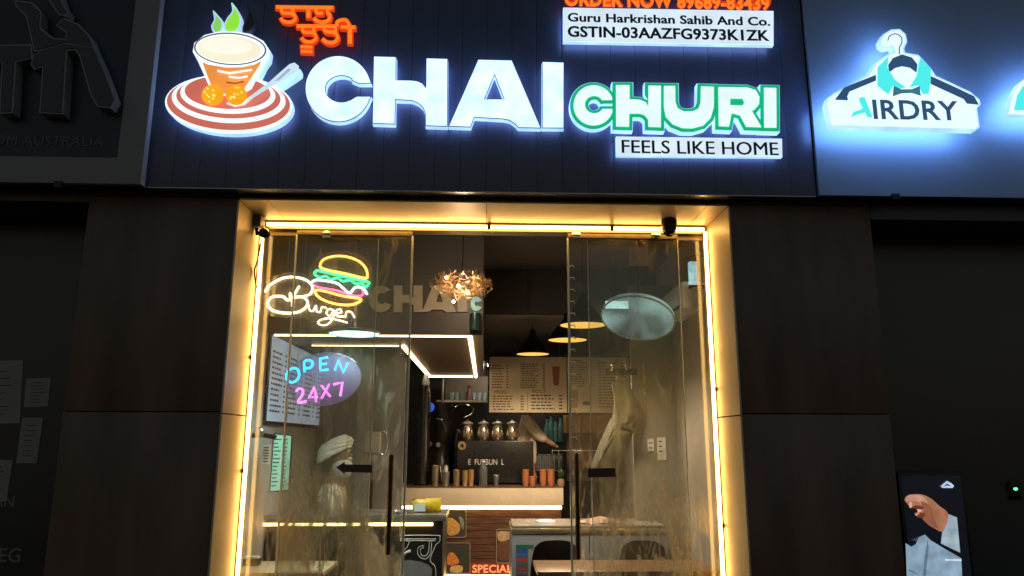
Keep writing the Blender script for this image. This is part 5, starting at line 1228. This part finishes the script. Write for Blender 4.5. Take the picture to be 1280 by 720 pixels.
for s_ in 'lr':
    Ed += [('p'+s_, 'f%s%d' % (s_, k)) for k in range(4)]+[('p'+s_, 'th'+s_)]
skin_body('body', J, Ed, m_skin, man, 'pel')
K = {k: (J[k][0], (tuple(q+.02 for q in J[k][1]) if isinstance(J[k][1], tuple) else J[k][1]+.022)) for k in ('pel', 'sp', 'ch', 'nk', 'sl', 'el', 'sr', 'er', 'hl', 'kl', 'hr', 'kr')}
K['nk'] = ((x-.05, YP, z-.19), .075); K['ch'] = ((x-.06, YP, z-.32), (.165, .15))
skin_body('shirt', K, [e for e in Ed if e[0] in K and e[1] in K], mat('kurta_cream', (.62, .53, .38), .85, var=.1, bump=.1), man, 'pel')
# turban: wrapped folds rising to a front peak
mb = MB(); vs = []; fs = []; nn, mm = 28, 12; hh = ttop-(z+.0)
for j in range(mm+1):
    v = j/mm
    for i in range(nn):
        a = 2*math.pi*i/nn; fx = math.cos(a); sy = math.sin(a)
        rr = (.145-.02*(v-.4)**2)*(1-max(0, v-.45)**2*2.3); rr *= 1+.03*math.sin(v*26+a*1.0)
        zb = z+.032+.075*fx                                   # lower edge higher over the brow
        vs.append((x-.045+rr*fx*1.08+.05*v*v, YP+rr*sy*.92, zb+(ttop-zb)*v*(1-.10*(1-fx)*.5*v)))
for j in range(mm):
    for i in range(nn): fs.append((j*nn+i, j*nn+(i+1) % nn, (j+1)*nn+(i+1) % nn, (j+1)*nn+i))
fs.append(tuple(range(mm*nn, (mm+1)*nn)))
build('turban', MB().add(vs, fs), mat('turban_cream', (.86, .79, .62), .85, var=.1, scale=14, bump=.2, stretch=(1, 1, 5)), man, smooth=True)
# beard, moustache
mb = MB().ball((x+.028, YP, z-.075), .098, 16, 10, (1.0, .9, 1.12)); mb2 = MB().ball((x+.092, YP, z+.003), .028, 10, 6, (1.0, 1.6, .7))
build('beard', mb, mat('beard_white', (.66, .62, .56), .9, var=.25, scale=60, bump=.5), man, smooth=True); build('moustache', mb2, MATS['beard_white'], man, smooth=True)
for s_ in (-1, 1):
    build('eye', MB().ball((x+.083, YP+s_*.035, z+.078), .012, 8, 6), m_white, man, smooth=True); build('eyebrow', MB().box((x+.082, YP+s_*.035-.02, z+.094), (x+.096, YP+s_*.035+.02, z+.102)), mat('brow_grey', (.2, .18, .16), .9), man)
# --- server bending behind the menu board
plat = struct(build('platform', MB().box((at(500, 600, 4.9).x, 4.88, 0), (XRW-.01, 5.58, .30)), m_dark))
YW = 5.05
def S(px, py, dy=0): v = at(px, py, YW+dy); return (v.x, v.y, v.z)
sv_ = thing('person', 'server in beige shirt reaching right, head hidden by the menu board', 'person', (S(655, 640)[0], YW, .30))
pz = S(650, 620)[2]
J = {'pel': (S(652, 625), .14), 'sp': (S(648, 592), .13), 'ch': (S(655, 548), (.15, .13)), 'nk': (S(664, 515), .06), 'hd': (S(668, 500), .09), 'tp': (S(670, 491), .08), 'ns': (S(678, 500, -.03), .015),
     'sr': (S(657, 526, -.10), .075), 'er': (S(674, 545, -.16), .055), 'wr': (S(687, 553, -.18), .035), 'pr': (S(691, 556, -.18), (.022, .034)),
     'sl': (S(663, 545, -.06), .06), 'el': (S(665, 567, -.12), .045), 'wl': (S(666, 588, -.16), .032), 'pl': (S(667, 594, -.17), (.02, .032)),
     'hl': (S(646, 632, .02), .10), 'hr': (S(660, 632, .02), .10)}
hx = S(652, 640)[0]
for s_, dx in (('l', -.1), ('r', .1)):
    J['k'+s_] = ((hx+dx, YW, .62), .07); J['f'+s_] = ((hx+dx, YW+.02, .37), .045); J['t'+s_] = ((hx+dx, YW-.12, .335), .03)
a = Vector(J['pr'][0]); b = Vector(J['pl'][0])
for k in range(4):
    J['fr%d' % k] = (tuple(a+Vector((.075-.008*abs(k-1), -.025+k*.018, -.03))), .009); J['fl%d' % k] = (tuple(b+Vector((-.025+k*.018, -.01, -.08+.008*abs(k-1)))), .009)
J['thr'] = (tuple(a+Vector((.03, -.045, .01))), .010); J['thl'] = (tuple(b+Vector((.045, -.01, -.03))), .010)
Ed = [('pel', 'sp'), ('sp', 'ch'), ('ch', 'nk'), ('nk', 'hd'), ('hd', 'tp'), ('hd', 'ns'), ('ch', 'sr'), ('sr', 'er'), ('er', 'wr'), ('wr', 'pr'), ('ch', 'sl'), ('sl', 'el'), ('el', 'wl'), ('wl', 'pl'), ('pel', 'hl'), ('hl', 'kl'), ('kl', 'fl'), ('fl', 'tl'), ('pel', 'hr'), ('hr', 'kr'), ('kr', 'fr'), ('fr', 'tr')]
Ed += [('pr', 'fr%d' % k) for k in range(4)]+[('pl', 'fl%d' % k) for k in range(4)]+[('pr', 'thr'), ('pl', 'thl')]
skin_body('body', J, Ed, m_skin2, sv_, 'pel')
K = {k: (J[k][0], (tuple(q+.02 for q in J[k][1]) if isinstance(J[k][1], tuple) else J[k][1]+.02)) for k in ('pel', 'sp', 'ch', 'sl', 'el', 'sr', 'er')}
K['mr'] = (tuple(Vector(J['er'][0])*.2+Vector(J['wr'][0])*.8), .054); K['ml'] = (tuple(Vector(J['el'][0])*.3+Vector(J['wl'][0])*.7), .048)
skin_body('shirt', K, [e for e in Ed if e[0] in K and e[1] in K]+[('er', 'mr'), ('el', 'ml')], mat('shirt_beige', (.68, .58, .44), .85, var=.15, bump=.1), sv_, 'pel')
build('hair', MB().ball((J['hd'][0][0]-.01, YW+.02, J['hd'][0][2]+.05), .105, 14, 8, (1, 1, .9)), m_dark, sv_, smooth=True)
build('trousers', MB().tube([(hx-.1, YW+.01, .42), (hx-.1, YW, .62), (hx-.08, YW+.01, J['hl'][0][2])], .085, 10, r1=.13).tube([(hx+.1, YW+.01, .42), (hx+.1, YW, .62), (hx+.08, YW+.01, J['hr'][0][2])], .085, 10, r1=.13), m_dark, sv_, smooth=True)

# unseen batten light added to brighten the server, hidden by the menu board
ktl = thing('added_batten_light', 'added batten light brightening the server, unseen behind the menu board', 'lamp', (.55, 5.3, 2.55))
build('tray', MB().box((-.02, 5.12, 2.55), (1.12, 5.48, 2.58)), m_steel, ktl)  # wide tray keeps the added light off the ceiling
build('tube', MB().tube([(.03, 5.3, 2.535), (1.07, 5.3, 2.535)], .014, 8), emit('batten', (1, .86, .66), 26), ktl, smooth=True)
for x in (.1, 1.0): build('chain', MB().tube([(x, 5.3, 2.59), (x, 5.3, ZBH+.01)], .003, 4), m_steel, ktl)
